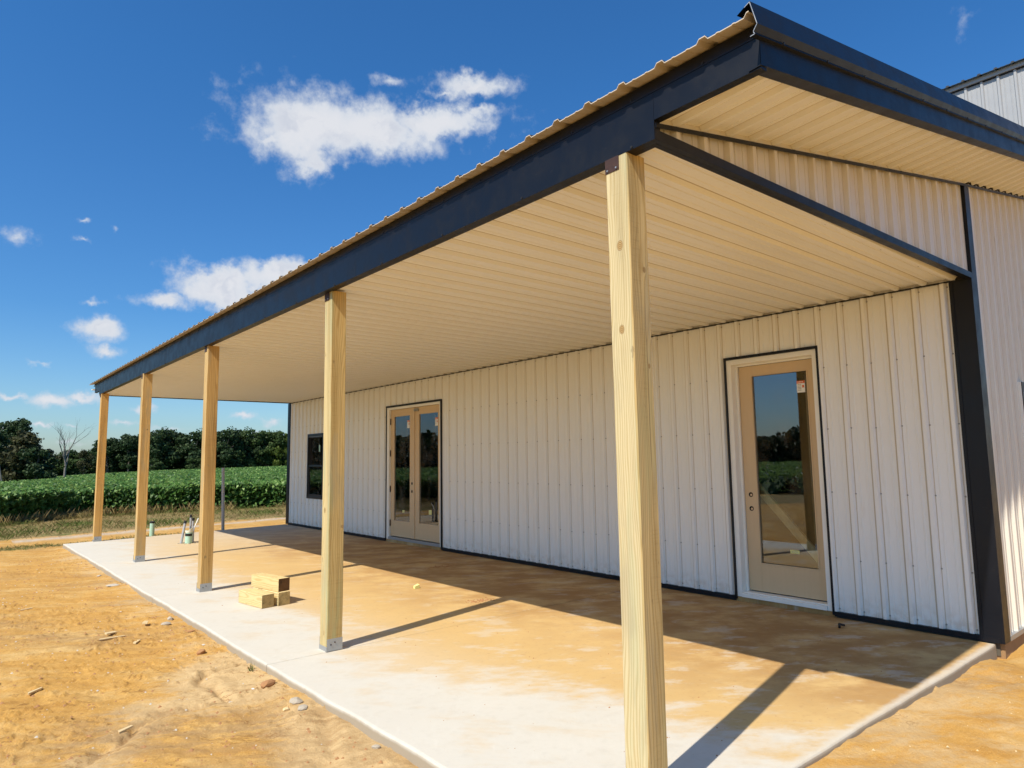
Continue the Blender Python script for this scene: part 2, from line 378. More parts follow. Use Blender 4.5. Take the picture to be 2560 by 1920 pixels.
DIRT_A, DIRT_B, DIRT_C, DIRT_PALE = (.50, .255, .065), (.40, .19, .045), (.56, .34, .125), (.58, .43, .27)
def concrete():
    mt, t, b = mat('concrete_slab'); p = t.node('ShaderNodeNewGeometry').outputs['Position']
    X, Y, Z = t.sep(p)
    n1 = t.noise(p, 1.1, 6, .6); n2 = t.noise(p, 9, 5, .6); n3 = t.noise(p, 90, 3, .6)
    c = t.mix(n1, (.545, .505, .435), (.61, .575, .505)); c = t.mix(t.math('MULTIPLY', t.step(n2, .5, .8), .35), c, (.46, .425, .36)); c = t.mix(t.math('MULTIPLY', t.step(t.noise(t.aniso(p, .9, 2, 9), 2., 5, .6), .55, .75), .22), c, (.66, .63, .57))
    # blown orange dirt lying on the slab, swept into streaks
    sw = t.noise(t.aniso(p, -.62, 1.3, 2.4), 1.5, 9, .66); big = t.noise(p, .55, 4, .55)
    patch = t.noise(t.aniso(p, -.62, 1.7, 3.6), 1.2, 9, .68)
    e = t.math('ADD', X, t.math('MULTIPLY', t.math('SUBTRACT', big, .5), 1.5))
    e = t.math('ADD', e, t.math('MULTIPLY', t.math('SUBTRACT', sw, .5), 2.0))
    nearend = t.step(Y, 3.2, .6)                                     # the near bay is swept cleaner further in
    e = t.math('SUBTRACT', e, t.math('MULTIPLY', nearend, .75))
    film = t.math('MULTIPLY', t.step(e, -4.25, -3.55), t.step(X, -4.35, -3.0, .55, 1.))
    bare = t.math('MULTIPLY', t.step(patch, .53, .62), t.step(Y, 6.5, 1.5, .25, .58))
    fade = t.step(Y, 15, 9, .55, 1.)
    k = t.math('MULTIPLY', film, t.math('SUBTRACT', 1., t.math('MULTIPLY', bare, .75)))
    k = t.math('MULTIPLY', k, fade)
    k = t.math('MULTIPLY', k, t.step(t.math('ADD', Y, t.math('MULTIPLY', t.math('SUBTRACT', n2, .5), .06)), .06, .115, .3, 1.))
    faint = t.math('MULTIPLY', t.step(t.noise(t.aniso(p, -.9, 1.6, 3.4), 1.1, 8, .66), .50, .68), .30)
    k = t.math('MAXIMUM', k, t.math('MULTIPLY', faint, t.step(X, -4.72, -4.45)))
    dcol = t.mix(t.noise(p, 2.3, 6, .6), (.515, .325, .115), (.60, .405, .165))
    dcol = t.mix(t.math('MULTIPLY', t.step(t.noise(p, 22, 4), .55, .75), .35), dcol, (.36, .19, .07))
    dirt_shade = t.math('MULTIPLY', t.step(t.noise(t.aniso(p, -.62, 1.3, 1.9), 1.3, 9, .64), .34, .60), t.step(t.math('ADD', X, t.math('MULTIPLY', t.math('SUBTRACT', big, .5), 2.5)), -3.3, -1.1))  # dirt darkened towards the wall, with the porch shade put into its colour
    dcol = t.mix(t.math('MULTIPLY', dirt_shade, .9), dcol, (.33, .16, .032))
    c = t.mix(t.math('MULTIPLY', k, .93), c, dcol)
    spk = t.step(t.noise(p, 55, 3), .70, .76); c = t.mix(t.math('MULTIPLY', spk, .35), c, (.28, .20, .13))
    # side of the slab: splashed with mud
    sd_ = t.step(t.math('ADD', Z, t.math('MULTIPLY', t.math('SUBTRACT', n2, .5), .03)), .002, -.03); c = t.mix(t.math('MULTIPLY', sd_, .85), c, (.33, .265, .185))
    t.put(b.inputs['Base Color'], c); b.inputs['Roughness'].default_value = .85; b.inputs['Specular IOR Level'].default_value = .25
    t.put(b.inputs['Normal'], t.bump(t.math('ADD', t.math('MULTIPLY', n3, .3), t.math('ADD', n2, t.math('MULTIPLY', sw, .7))), .22, .006))
    return mt
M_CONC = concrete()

def ground_mat():
    mt, t, b = mat('dirt_ground'); p = t.node('ShaderNodeNewGeometry').outputs['Position']
    at = lambda n: t.node('ShaderNodeAttribute', attribute_name=n).outputs['Fac']
    pw = t.vm('ADD', p, t.scale(t.vm('SUBTRACT', t.noise(p, 1.6, 4, .6, 'Color'), (.5, .5, .5)), .35))
    n1 = t.noise(p, .55, 6, .6); n2 = t.noise(t.aniso(pw, -.6, .8, 2.6), 1.3, 8, .62); n3 = t.noise(p, 14, 6, .68); n4 = t.noise(p, 110, 3, .65); n5 = t.noise(t.aniso(pw, -.5, 2.5, 7.), 1.4, 7, .62)
    c = t.mix(t.step(n1, .3, .7), (.515, .275, .066), (.55, .315, .090))
    c = t.mix(t.step(n2, .48, .68), c, (.58, .375, .145)); c = t.mix(t.math('MULTIPLY', t.step(n2, .47, .32), .75), c, (.40, .20, .046))
    c = t.mix(t.math('MULTIPLY', t.step(n3, .50, .72), .5), c, (.38, .20, .06))
    c = t.mix(t.math('MULTIPLY', t.step(n4, .54, .70), .3), c, (.66, .47, .22)); c = t.mix(t.math('MULTIPLY', t.step(n4, .46, .32), .35), c, (.24, .12, .035))
    w = at('wash'); wm = t.math('ADD', w, t.math('ADD', t.math('MULTIPLY', t.math('SUBTRACT', n3, .5), .6), t.math('MULTIPLY', t.math('SUBTRACT', n5, .5), 1.2)))
    c = t.mix(t.math('MULTIPLY', t.step(wm, .35, .85), .8), c, (.56, .405, .22))
    gdk = at('silt'); c = t.mix(t.math('MULTIPLY', t.math('MULTIPLY', gdk, t.step(n5, .36, .58)), .75), c, (.34, .21, .095))
    crk = t.math('MULTIPLY', t.step(t.math('ABSOLUTE', t.math('SUBTRACT', n2, .5)), .010, .002), t.step(n1, .45, .6)); c = t.mix(t.math('MULTIPLY', crk, .6), c, (.20, .09, .025))
    n6 = t.noise(p, 42, 5, .7); c = t.mix(t.math('MULTIPLY', t.step(n6, .50, .68), .32), c, (.38, .21, .075)); c = t.mix(t.math('MULTIPLY', t.step(n6, .46, .32), .25), c, (.64, .45, .21))
    ck = at('crack'); c = t.mix(t.math('MULTIPLY', ck, .9), c, (.17, .08, .025))
    gp = at('gravel'); c = t.mix(t.math('MULTIPLY', gp, t.step(n3, .3, .55)), c, (.50, .43, .35))
    gm = at('verge'); vc = t.mix(n3, (.22, .145, .06), (.34, .25, .11)); vc = t.mix(t.math('MULTIPLY', t.step(t.noise(p, 1.6, 5), .5, .65), .7), vc, (.10, .15, .03))
    c = t.mix(t.step(t.math('ADD', gm, t.math('MULTIPLY', t.math('SUBTRACT', n2, .5), .5)), .4, .65), c, vc)
    fm = at('field'); c = t.mix(fm, c, (.035, .045, .014))
    t.put(b.inputs['Base Color'], c); b.inputs['Roughness'].default_value = .95; b.inputs['Specular IOR Level'].default_value = .12
    t.put(b.inputs['Normal'], t.bump(t.math('ADD', t.math('ADD', t.math('MULTIPLY', n4, .35), t.math('MULTIPLY', n6, .45)), t.math('ADD', n3, t.math('ADD', t.math('MULTIPLY', n2, .5), t.math('MULTIPLY', n5, .35)))), .55, .02))
    return mt
M_GROUND = ground_mat()

def leaf_mat(name, c0, c1, c2, trans=.3, rough=.45, spec=.35):
    mt, t, b = mat(name); r = t.node('ShaderNodeAttribute', attribute_name='rnd').outputs['Fac']
    c = t.ramp(r, [(0, c0), (.6, c1), (1, c2)]); t.put(b.inputs['Base Color'], c); b.inputs['Roughness'].default_value = rough; b.inputs['Specular IOR Level'].default_value = spec
    tl = t.node('ShaderNodeBsdfTranslucent'); t.put(tl.inputs[0], t.mix(.5, c, tuple(x*1.6 for x in c2)))
    mx = t.node('ShaderNodeMixShader'); mx.inputs[0].default_value = trans
    out = [n for n in t.n if n.type == 'OUTPUT_MATERIAL'][0]
    t.l.new(b.outputs[0], mx.inputs[1]); t.l.new(tl.outputs[0], mx.inputs[2]); t.l.new(mx.outputs[0], out.inputs[0]); return mt
M_SOY = leaf_mat('soybean_leaf', (.022, .068, .010), (.085, .185, .030), (.30, .43, .125), .3, .5, .3)
M_SOYU = simple('soybean_shade', (.030, .072, .014), .8, var=.4, vscale=3)  # for the sheet below the leaves: their shade put into a darker green
M_TREED = leaf_mat('dark_tree_leaf', (.020, .040, .015), (.038, .067, .022), (.070, .105, .034), .12, .6, .2)
M_TREEB = leaf_mat('brownish_tree_leaf', (.034, .038, .015), (.055, .057, .020), (.090, .082, .030), .15, .6, .2)
M_TREEG = leaf_mat('mid_green_tree_leaf', (.030, .056, .016), (.058, .096, .026), (.105, .150, .044), .2, .6, .2)
M_TREEY = leaf_mat('yellow_green_tree_leaf', (.050, .080, .014), (.090, .128, .022), (.16, .20, .036), .25, .6, .2)
M_BARK = simple('grey_bark', (.10, .085, .07), .9, var=.3, vscale=3)
M_DEAD = simple('bleached_dead_wood', (.20, .18, .16), .9, var=.3, vscale=3)
M_GRASS = leaf_mat('verge_grass_blade', (.07, .13, .018), (.20, .17, .06), (.36, .25, .11), .2, .7, .2)

# ================================================================== GROUND
FB = [(60, 22), (12, 24.6), (3.8, 25.2), (-3.2, 26.2), (-5.4, 23.9), (-10, 22.6), (-21, 13.6), (-30, 0), (-34, -14), (-36, -60)]     # near edge of the crop
FBn = np.array(FB, float)
def field_dist(x, y):
    """signed distance to the crop edge, positive inside the crop (the far side)"""
    best = np.full(x.shape, 1e9); sg = np.ones(x.shape)
    for (x0, y0), (x1, y1) in zip(FB[:-1], FB[1:]):
        dx, dy = x1-x0, y1-y0; L2 = dx*dx+dy*dy
        tt = np.clip(((x-x0)*dx+(y-y0)*dy)/L2, 0, 1); d = np.hypot(x-x0-tt*dx, y-y0-tt*dy)
        side = dx*(y-y0)-dy*(x-x0)
        upd = d < best-1e-9; sg = np.where(upd, np.where(side < 0, 1., -1.), sg); best = np.minimum(best, d)
    return best*sg
RILL = [(-6.6, 2.1), (-6.03, 2.78), (-5.85, 2.96), (-5.74, 3.09), (-5.73, 3.17), (-5.61, 3.31), (-5.43, 3.32), (-5.27, 3.29), (-5.16, 3.26), (-5.18, 3.43), (-5.13, 3.9), (-5.08, 3.99), (-4.76, 4.04)]
RILL2 = [(-5.3, 1.3), (-5.05, 1.75), (-4.9, 2.1), (-4.8, 2.5)]
def pline_dist(x, y, P):
    best = np.full(x.shape, 1e9)
    for (x0, y0), (x1, y1) in zip(P[:-1], P[1:]):
        dx, dy = x1-x0, y1-y0; tt = np.clip(((x-x0)*dx+(y-y0)*dy)/(dx*dx+dy*dy), 0, 1)
        best = np.minimum(best, np.hypot(x-x0-tt*dx, y-y0-tt*dy))
    return best
def base_z(x, y):
    dist = np.hypot(x-CAM.x, y-CAM.y); az = np.degrees(np.arctan2(x-CAM.x, y-CAM.y))
    c = np.interp(az, [-180, -100, -20, 3, 8, 12.7, 21.4, 60, 180], [-.3, -.5, -1.1, -2.15, -1.3, -.66, -.2, -.2, -.3])
    t = np.clip((dist-26)/150, 0, 1.6)
    return -.075 - .13*np.clip((dist-14)/12, 0, 1) + t*c
def ground_z(x, y, fine=True):
    z = base_z(x, y)
    near = np.clip(1-np.hypot(x-CAM.x, y-CAM.y)/60, 0, 1)
    z = z + near*(fbm(x, y, .35, 3)*.07 + fbm(x*1.6, y*.8, 1.3, 4)*.05)
    if fine:
        ua = .82*x-.57*y; ub = .57*x+.82*y
        z = z + near*near*(fbm(x, y*.75, 5, 4, .6)*.026 + fbm(x*.9, y, 17, 3, .65)*.020 + fbm(ua*.5, ub*2.2, 3.2, 5, .6)*.022)
        wx = fbm(x, y, 4, 5, .6)*.22; wy = fbm(x+9, y+4, 4, 5, .6)*.22
        d = pline_dist(x+wx, y+wy, RILL); z = z - .030*np.exp(-(d/.035)**2)*(.35+1.3*np.clip(fbm(x, y, 3, 3)+.5, 0, 1)) + .006*np.exp(-((d-.09)/.04)**2)
        d = pline_dist(x+wx, y+wy, RILL2); z = z - .02*np.exp(-(d/.06)**2)
        # clay crust terraces: broken little scarps
        tr = fbm(ua*.5, ub*1.6, 1.5, 5, .58)*9; fr = tr-np.floor(tr); z = z + near*.026*np.clip((fr-.92)/.05, 0, 1)*np.clip(fbm(x, y, .9, 3)*5+.6, 0, 1)
    z = z + .032*np.exp(-(y/.45)**2)*(x > -4.9)*np.clip(.75+fbm(x, y, 1.5, 3)*1.6, 0, 1.3) + .018*np.exp(-((x+4.78)/.22)**2)*(y > 0)*(y < 15)*np.clip(.6+fbm(x+5, y, 1.2, 3)*2.5, 0, 1.4)
    # slightly raised lip of soil against the slab side, and a hollow beneath the slab and the building
    ins = (x > -4.60) & (y > .16) & (y < 14.55+.1*(x+4.8)) & (x < .5); insb = (x > .25) & (y > .15) & (y < 15.0) & (x < 14)
    return np.where(ins | insb, -.35, z)
def axis(segs):
    out = []
    for a, b, st in segs: out += list(np.arange(a, b, st))
    return np.array(out)
gx = axis([(-2500, -400, 300), (-400, -80, 20), (-80, -20, 3), (-20, -10, .5), (-10, -7.2, .08), (-7.2, -4.55, .018), (-4.55, -2, .06), (-2, 3, .06), (3, 8, .3), (8, 60, 3), (60, 400, 20), (400, 2501, 300)])
gy = axis([(-800, -80, 120), (-80, -10, 5), (-10, -2, .4), (-2, -.2, .08), (-.2, .25, .03), (.25, 5, .018), (5, 9, .035), (9, 16, .07), (16, 28, .2), (28, 60, 2), (60, 400, 8), (400, 3001, 200)])
GX, GY = np.meshgrid(gx, gy); nx, ny = len(gx), len(gy)
GZ = ground_z(GX, GY)
fd = field_dist(GX, GY)
wash = .9*np.clip(1.1-np.minimum(pline_dist(GX, GY, RILL), pline_dist(GX, GY, RILL2))/.5, 0, 1)*.8 + np.clip(fbm(GX*.6, GY*1.6, .9, 4)*2.2+.02, 0, 1)*.5
edge_d = np.abs(GX+4.78); wash += .45*np.exp(-(edge_d/.45)**2)*(GY > 0)*(GY < 15)
wash += .5*np.clip((GX+5.2)/2, 0, 1)*np.clip((.4-GY)/.3, 0, 1)*np.clip(1.2+GY*.5+fbm(GX, GY, .8, 3)*2, 0, 1)
_ua = .82*GX-.57*GY; _ub = .57*GX+.82*GY; _tr = fbm(_ua*.5, _ub*1.6, 1.5, 5, .58)*9; _fr = _tr-np.floor(_tr)
crack = np.clip(1-np.abs(_fr-.925)/.055, 0, 1)*np.clip(fbm(GX, GY, .9, 3)*8+.6, 0, 1)*np.clip(fbm(GX+30, GY+8, 2.2, 3)*7+.5, 0, 1)*(GY > -1)*(GY < 14)*(GX < -4.7)
silt = np.clip(1-pline_dist(GX+fbm(GX, GY, 4, 5, .6)*.22, GY+fbm(GX+9, GY+4, 4, 5, .6)*.22, RILL)/.06, 0, 1)*.55 + np.clip(fbm(_ua*.6+40, _ub*1.5, .8, 6, .62)*5+.02, 0, 1)*.95
verge = np.clip((fd+7.6+fbm(GX, GY, .35, 3)*3)/2.2, 0, 1)*(fd < 1)*((fd > -9))
verge = np.maximum(verge, .62*np.exp(-((GY-15.75-.18*(GX+4.5)+fbm(GX, GY, .8, 3)*.9)/.45)**2)*(GX < -2.2)*np.clip((-2.2-GX), 0, 1))
track = GY - (18.2+.19*(GX+2.4)) + fbm(GX, GY, .3, 2)*.6
gravel = np.exp(-(track/.35)**2)*(GX > -5.5)*(fd < -2)*.9
verge *= 1-gravel
verge = verge*(1-np.exp(-((track+1.0)/.55)**2)*.9)
field = np.clip(fd/.4+.6, 0, 1)
Vg = np.stack([GX, GY, GZ], -1).reshape(-1, 3)
idx = np.arange(nx*ny).reshape(ny, nx)
Fg = np.stack([idx[:-1, :-1], idx[:-1, 1:], idx[1:, 1:], idx[1:, :-1]], -1).reshape(-1, 4)
g_me = np_mesh('ground', Vg, Fg, [M_GROUND], {'crack': crack.ravel(), 'wash': wash.ravel(), 'silt': silt.ravel(), 'verge': verge.ravel(), 'gravel': gravel.ravel(), 'field': field.ravel()}, smooth=True)
tag(link('ground', g_me), 'orange sandy clay yard running out to the grass verge and field', kind='structure')

# ================================================================== PORCH SLAB
def slab_left(y): return -4.695-.0120*(y-1.2)+.006*math.sin(y*1.3)+.003*math.sin(y*3.7+1)+.004*math.sin(y*9.1)*math.sin(y*.7)
def slab_far(x): return 15.27+.132*x
slab = empty('porch_slab', (0, 0, 0)); tag(slab, 'pale concrete porch slab dusted with orange dirt', kind='structure')
cuts = [.045, 3.66, 7.30, 10.90, None]
for a, b_ in zip(cuts[:-1], cuts[1:]):
    a0 = a + (.003 if a > 1 else 0)
    pts = []
    N = 26; yb = b_-.003 if b_ else None
    yl1 = yb if yb else slab_far(-4.86)
    for k in range(N+1): y = a0+(yl1-a0)*k/N; pts.append((slab_left(y), y))
    for k in range(1, N+1):
        x = pts[N][0]*(1-k/N)
        pts.append((x, yb if yb else slab_far(x)))
    for k in range(1, 5): pts.append((0., (yb if yb else slab_far(0))*(1-k/5)+a0*k/5))
    for k in range(0, N): x = pts[0][0]*k/N; pts.append((x, a0+(.005*math.sin(x*1.9)+.003*math.sin(x*7) if a < 1 else 0)))
    pts = pts[::-1]
    c = Vector((-2.3, (a0+yl1)/2)); mb = MB()
    def ring(ins, z, pts=pts):
        n = len(pts); out = []
        for i, q in enumerate(pts):
            p0, p1 = Vector(pts[i-1]), Vector(pts[(i+1) % n]); tn = (p1-p0).normalized(); nn = Vector((-tn.y, tn.x))
            out.append((q[0]+nn.x*ins, q[1]+nn.y*ins, z))
        return out
    sharp = .003
    rings = [ring(.020, 0), ring(.009, -.003), ring(.002, -.010), ring(0, -.022), ring(0, -.30)]
    i0 = 0
    for r_ in rings: mb.v += r_
    n = len(pts); mb.f.append(tuple(range(n))); mb.m.append(0)
    for k in range(4):
        for i in range(n): mb.f.append((k*n+i, (k+1)*n+i, (k+1)*n+(i+1) % n, k*n+(i+1) % n)); mb.m.append(0)
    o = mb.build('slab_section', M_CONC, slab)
    # make sure the faces look outwards
    import bmesh
    bm = bmesh.new(); bm.from_mesh(o.data); bmesh.ops.recalc_face_normals(bm, faces=bm.faces); bm.to_mesh(o.data); bm.free()

# ================================================================== BUILDING
bld = empty('metal_building', (0, 0, 0))
tag(bld, 'white ribbed steel barn-style building with black trim and a long post-lined porch', 'building')
RIB, PH = .2286, .026
M_CREASE = simple('crease_dust_and_shade', (.58, .505, .40), .7, var=.12, vscale=5)  # dust line at the rib feet, also carrying painted crease shade
M_CREASE2 = simple('ceiling_crease_dust_and_shade', (.45, .37, .265), .7, var=.12, vscale=5)  # darker ceiling version: dust plus painted shade, so the ribs stand out
M_FLANK = simple('shaded_rib_flank', (.66, .62, .555), .5, var=.06, vscale=4)  # one flank of each rib darker: shade painted into the steel colour
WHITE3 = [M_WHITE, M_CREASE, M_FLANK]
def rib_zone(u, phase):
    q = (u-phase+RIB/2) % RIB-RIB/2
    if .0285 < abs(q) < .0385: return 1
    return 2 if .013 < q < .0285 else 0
def profile(u0, u1, phase, flip=1):
    """ribbed sheet: list of (u, h) between u0 and u1; major ribs at phase + k*RIB, two small ones between"""
    P = [(u0, None)]
    k0 = math.floor((u0-phase)/RIB)-1
    for k in range(k0, k0+int((u1-u0)/RIB)+4):
        c = phase+k*RIB
        P += [(c-.037, 0), (c-.029, 0), (c-.015, PH), (c+.015, PH), (c+.029, 0), (c+.037, 0)]
        for q in (RIB/3, 2*RIB/3): P += [(c+q-.009, 0), (c+q-.005, .0042), (c+q+.005, .0042), (c+q+.009, 0)]
    P = [p for p in P if p[1] is not None]; P.sort()
    us = [p[0] for p in P]; hs_ = [p[1] for p in P]
    out = [(u0, float(np.interp(u0, us, hs_)))]+[p for p in P if u0+1e-4 < p[0] < u1-1e-4]+[(u1, float(np.interp(u1, us, hs_)))]
    return out
def sheet(u0, u1, phase, zb, zt, mapf, holes=()):
    pr = profile(u0, u1, phase); us = [p[0] for p in pr]; hh = [p[1] for p in pr]
    ex = sorted(set([u for u in us]+[h for H in holes for h in H[:2] if u0 < h < u1]))
    mb = MB()
    for a, b_ in zip(ex[:-1], ex[1:]):
        if b_-a < 1e-6: continue
        mid = (a+b_)/2; ha, hb = float(np.interp(a, us, hh)), float(np.interp(b_, us, hh))
        iv = [(zb, zt)]
        for (y0, y1, z0, z1) in holes:
            if y0 < mid < y1:
                new = []
                for lo, hi in iv:
                    new += [(lo, z0), (z1, hi)]
                iv = new
        for lo, hi in iv:
            f = lambda q, u: q(u) if callable(q) else q
            la, lb, ta, tb = f(lo, a), f(lo, b_), f(hi, a), f(hi, b_)
            if ta-la < 1e-4 and tb-lb < 1e-4: continue
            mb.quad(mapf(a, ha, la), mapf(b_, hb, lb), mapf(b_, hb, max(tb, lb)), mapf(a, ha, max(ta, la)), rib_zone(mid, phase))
    return mb
def screw(mb, c, n, r=.0085, h=.006):
    n = Vector(n); mb.tube(c, Vector(c)+n*h, r, r*.75, 6)

# ---- front wall (x = 0, faces -x)
HOLES = [(1.352, 2.437, -.1, 2.677), (8.178, 10.162, -.1, 2.66), (13.09, 14.005, .70, 2.246)]
RIBPH = 7.977
fwall = MB()                                              # sheathing behind the steel, with the openings left free
ys = sorted([.02, 15.22]+[h for H in HOLES for h in H[:2]])
for a, b_ in zip(ys[:-1], ys[1:]):
    mid = (a+b_)/2; hole = [H for H in HOLES if H[0] < mid < H[1]]
    segs = [(-.1, 3.5)] if not hole else [(-.1, hole[0][2]), (hole[0][3], 3.5)]
    for lo, hi in segs:
        if hi-lo > .01: fwall.box(.012, .10, a, b_, lo, hi)
front = fwall.build('front_wall', M_INT, bld)
tag(front, 'long white ribbed steel wall at the back of the porch')
y = .14; edges = [.14]
k = RIBPH - math.ceil((RIBPH-.14)/RIB)*RIB + RIB*.0
e = k + RIB*4 - .04
while e < 15.1:
    if e > .3: edges.append(e)
    e += RIB*4
edges.append(15.14)
for a, b_ in zip(edges[:-1], edges[1:]):
    mb = sheet(a, b_+.0, RIBPH, .05, 3.10, lambda u, h, v: (-h, u, v), HOLES)
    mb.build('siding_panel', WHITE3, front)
sc = MB()
for k in range(-31, 35):
    yy = 7.942-.2286*k
    for z in (3.05, 2.447, 1.828, 1.201, .561, .088):
        if any(H[0]-.03 < yy < H[1]+.03 and H[2]-.03 < z < H[3]+.03 for H in HOLES): continue
        screw(sc, (0, yy, z+RND.uniform(-.006, .006)), (-1, 0, 0))
tag(sc.build('siding_screws', M_SCREW, front), kind='stuff')
# base trim, corner trims
t_ = MB()
ybase = [(.0, 1.352), (2.437, 8.178), (10.162, 15.25)]
for a, b_ in ybase: t_.box(-.034, .011, a, b_, .012, .056)
t_.build('base_trim', M_BLACK, bld)
cf = MB(); cf.box(-.030, .0, -.030, .146, .012, 3.085); cf.box(0, .122, -.030, .0, .012, 3.935); cf.box(-.0302, -.0, .119, .1462, .0125, 3.08)
cf.box(-.036, -.030, .118, .124, .013, 3.08)
cf.build('corner_trim', M_BLACK, bld)
ct = MB(); ct.box(-.028, 0, 15.13, 15.28, .012, 3.085); ct.box(0, .10, 15.24, 15.28, .012, 3.085); ct.build('corner_trim', M_BLACK, bld)

def gyy(x): return -.0235*x if x < 0 else 0.
# ---- porch outline
def ox(y): return -4.265-.0050*y                                    # outer face of the eave
ZC = 3.105                                                          # ceiling flat level
YC1 = 15.05
# ---- ceiling: ribs run out from the wall, pointing down
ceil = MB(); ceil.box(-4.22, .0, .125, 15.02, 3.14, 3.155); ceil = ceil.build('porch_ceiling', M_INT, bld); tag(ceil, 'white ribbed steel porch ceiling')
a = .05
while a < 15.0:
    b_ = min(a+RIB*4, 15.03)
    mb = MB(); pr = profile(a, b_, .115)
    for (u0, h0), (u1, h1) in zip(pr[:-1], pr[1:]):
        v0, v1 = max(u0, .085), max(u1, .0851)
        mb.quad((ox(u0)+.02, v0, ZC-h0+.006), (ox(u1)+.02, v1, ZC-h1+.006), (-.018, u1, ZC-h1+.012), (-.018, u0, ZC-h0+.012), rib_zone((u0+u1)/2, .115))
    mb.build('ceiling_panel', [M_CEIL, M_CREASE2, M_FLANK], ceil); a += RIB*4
sc = MB()
for k in range(66):
    yy = .115+.035+RIB*k
    if yy > 15: break
    for x in (-4.0, -3.25, -2.35, -1.45, -.7, -.06): screw(sc, (x+RND.uniform(-.008, .008), yy, ZC+.007), (0, 0, -1), .0095, .007)
tag(sc.build('ceiling_screws', M_SCREW, ceil), kind='stuff')
w = MB(); w.box(-.032, -.002, .10, 15.1, 3.082, 3.0925); w.box(-.010, -.0015, .10, 15.1, 3.0927, 3.16, 1); w.build('ceiling_edge_trim', [M_BLACK, M_FLANK], bld)
w = MB(); w.box(-4.30, .0, 15.035, 15.075, 3.075, 3.165); w.build('ceiling_end_trim', M_BLACK, bld)
# closing trim along the near end under the triangle of siding
def skew_box(mb, x0, x1, ya, yb, z0, z1, z0b=None, z1b=None, m=0):
    z0b = z0 if z0b is None else z0b; z1b = z1 if z1b is None else z1b
    mb.hexa([(x0, gyy(x0)+ya, z0), (x1, gyy(x1)+ya, z0b), (x1, gyy(x1)+yb, z0b), (x0, gyy(x0)+yb, z0), (x0, gyy(x0)+ya, z1), (x1, gyy(x1)+ya, z1b), (x1, gyy(x1)+yb, z1b), (x0, gyy(x0)+yb, z1)], m)
w = MB(); skew_box(w, -4.262, -.002, -.030, .0, 3.085, 3.135); skew_box(w, -4.26, -.004, .0005, .030, 3.0845, 3.0895); w.build('gable_bottom_trim', M_BLACK, bld)

# ---- eave fascia: wide lower band, set-back upper band
SL = .1965; OH = .48; YR1 = 15.72
w = MB()
def band(mb, y0, y1, z0, z1, off0, th):
    mb.hexa([(ox(y0)-off0, y0, z0), (ox(y0)-off0+th, y0, z0), (ox(y1)-off0+th, y1, z0), (ox(y1)-off0, y1, z0),
             (ox(y0)-off0, y0, z1), (ox(y0)-off0+th, y0, z1), (ox(y1)-off0+th, y1, z1), (ox(y1)-off0, y1, z1)])
for a, b_ in ((.071, 3.1), (3.1012, 6.15), (6.1512, 9.2), (9.2012, 12.2), (12.2012, 14.86)):
    mb = MB(); band(mb, a, b_, 3.083, 3.318, .0, .045); mb.build('eave_fascia', M_BLACK, bld)
mb = MB(); band(mb, -OH+.001, .0695, 3.178, 3.318, .0, .045); mb.build('eave_fascia', M_BLACK, bld)
mb = MB(); band(mb, 14.8612, 15.42, 3.16, 3.318, .0, .045); mb.build('eave_fascia', M_BLACK, bld)
mb = MB(); band(mb, -OH, 15.6, 3.3215, 3.385, -.012, .02); band(mb, -OH+.001, 15.599, 3.316, 3.3225, .003, .02); mb.build('upper_fascia', M_BLACK, bld)
sc = MB()
for k in range(40):
    yy = -.2+k*.41
    if yy < 15.4: screw(sc, (ox(yy)+.011, yy, 3.335), (-1, 0, 0), .008, .006)
    if .2 < yy < 14.8 and k % 2: screw(sc, (ox(yy)+.0, yy, 3.093), (-1, 0, 0), .008, .006)
tag(sc.build('fascia_screws', M_TAPE, bld), kind='stuff')
# soffit lip behind the fascia bottom
mb = MB(); mb.hexa([(ox(.1)+.046, .1, 3.083), (ox(.1)+.075, .1, 3.083), (ox(14.86)+.075, 14.86, 3.083), (ox(14.86)+.046, 14.86, 3.083),
                    (ox(.1)+.046, .1, 3.087), (ox(.1)+.075, .1, 3.087), (ox(14.86)+.075, 14.86, 3.087), (ox(14.86)+.046, 14.86, 3.087)]); mb.build('fascia_lip', M_BLACK, bld)
mb = MB(); mb.box(-4.385, -4.30, 15.43, 15.60, 3.235, 3.25); mb.build('trim_tab', M_STICK, bld)

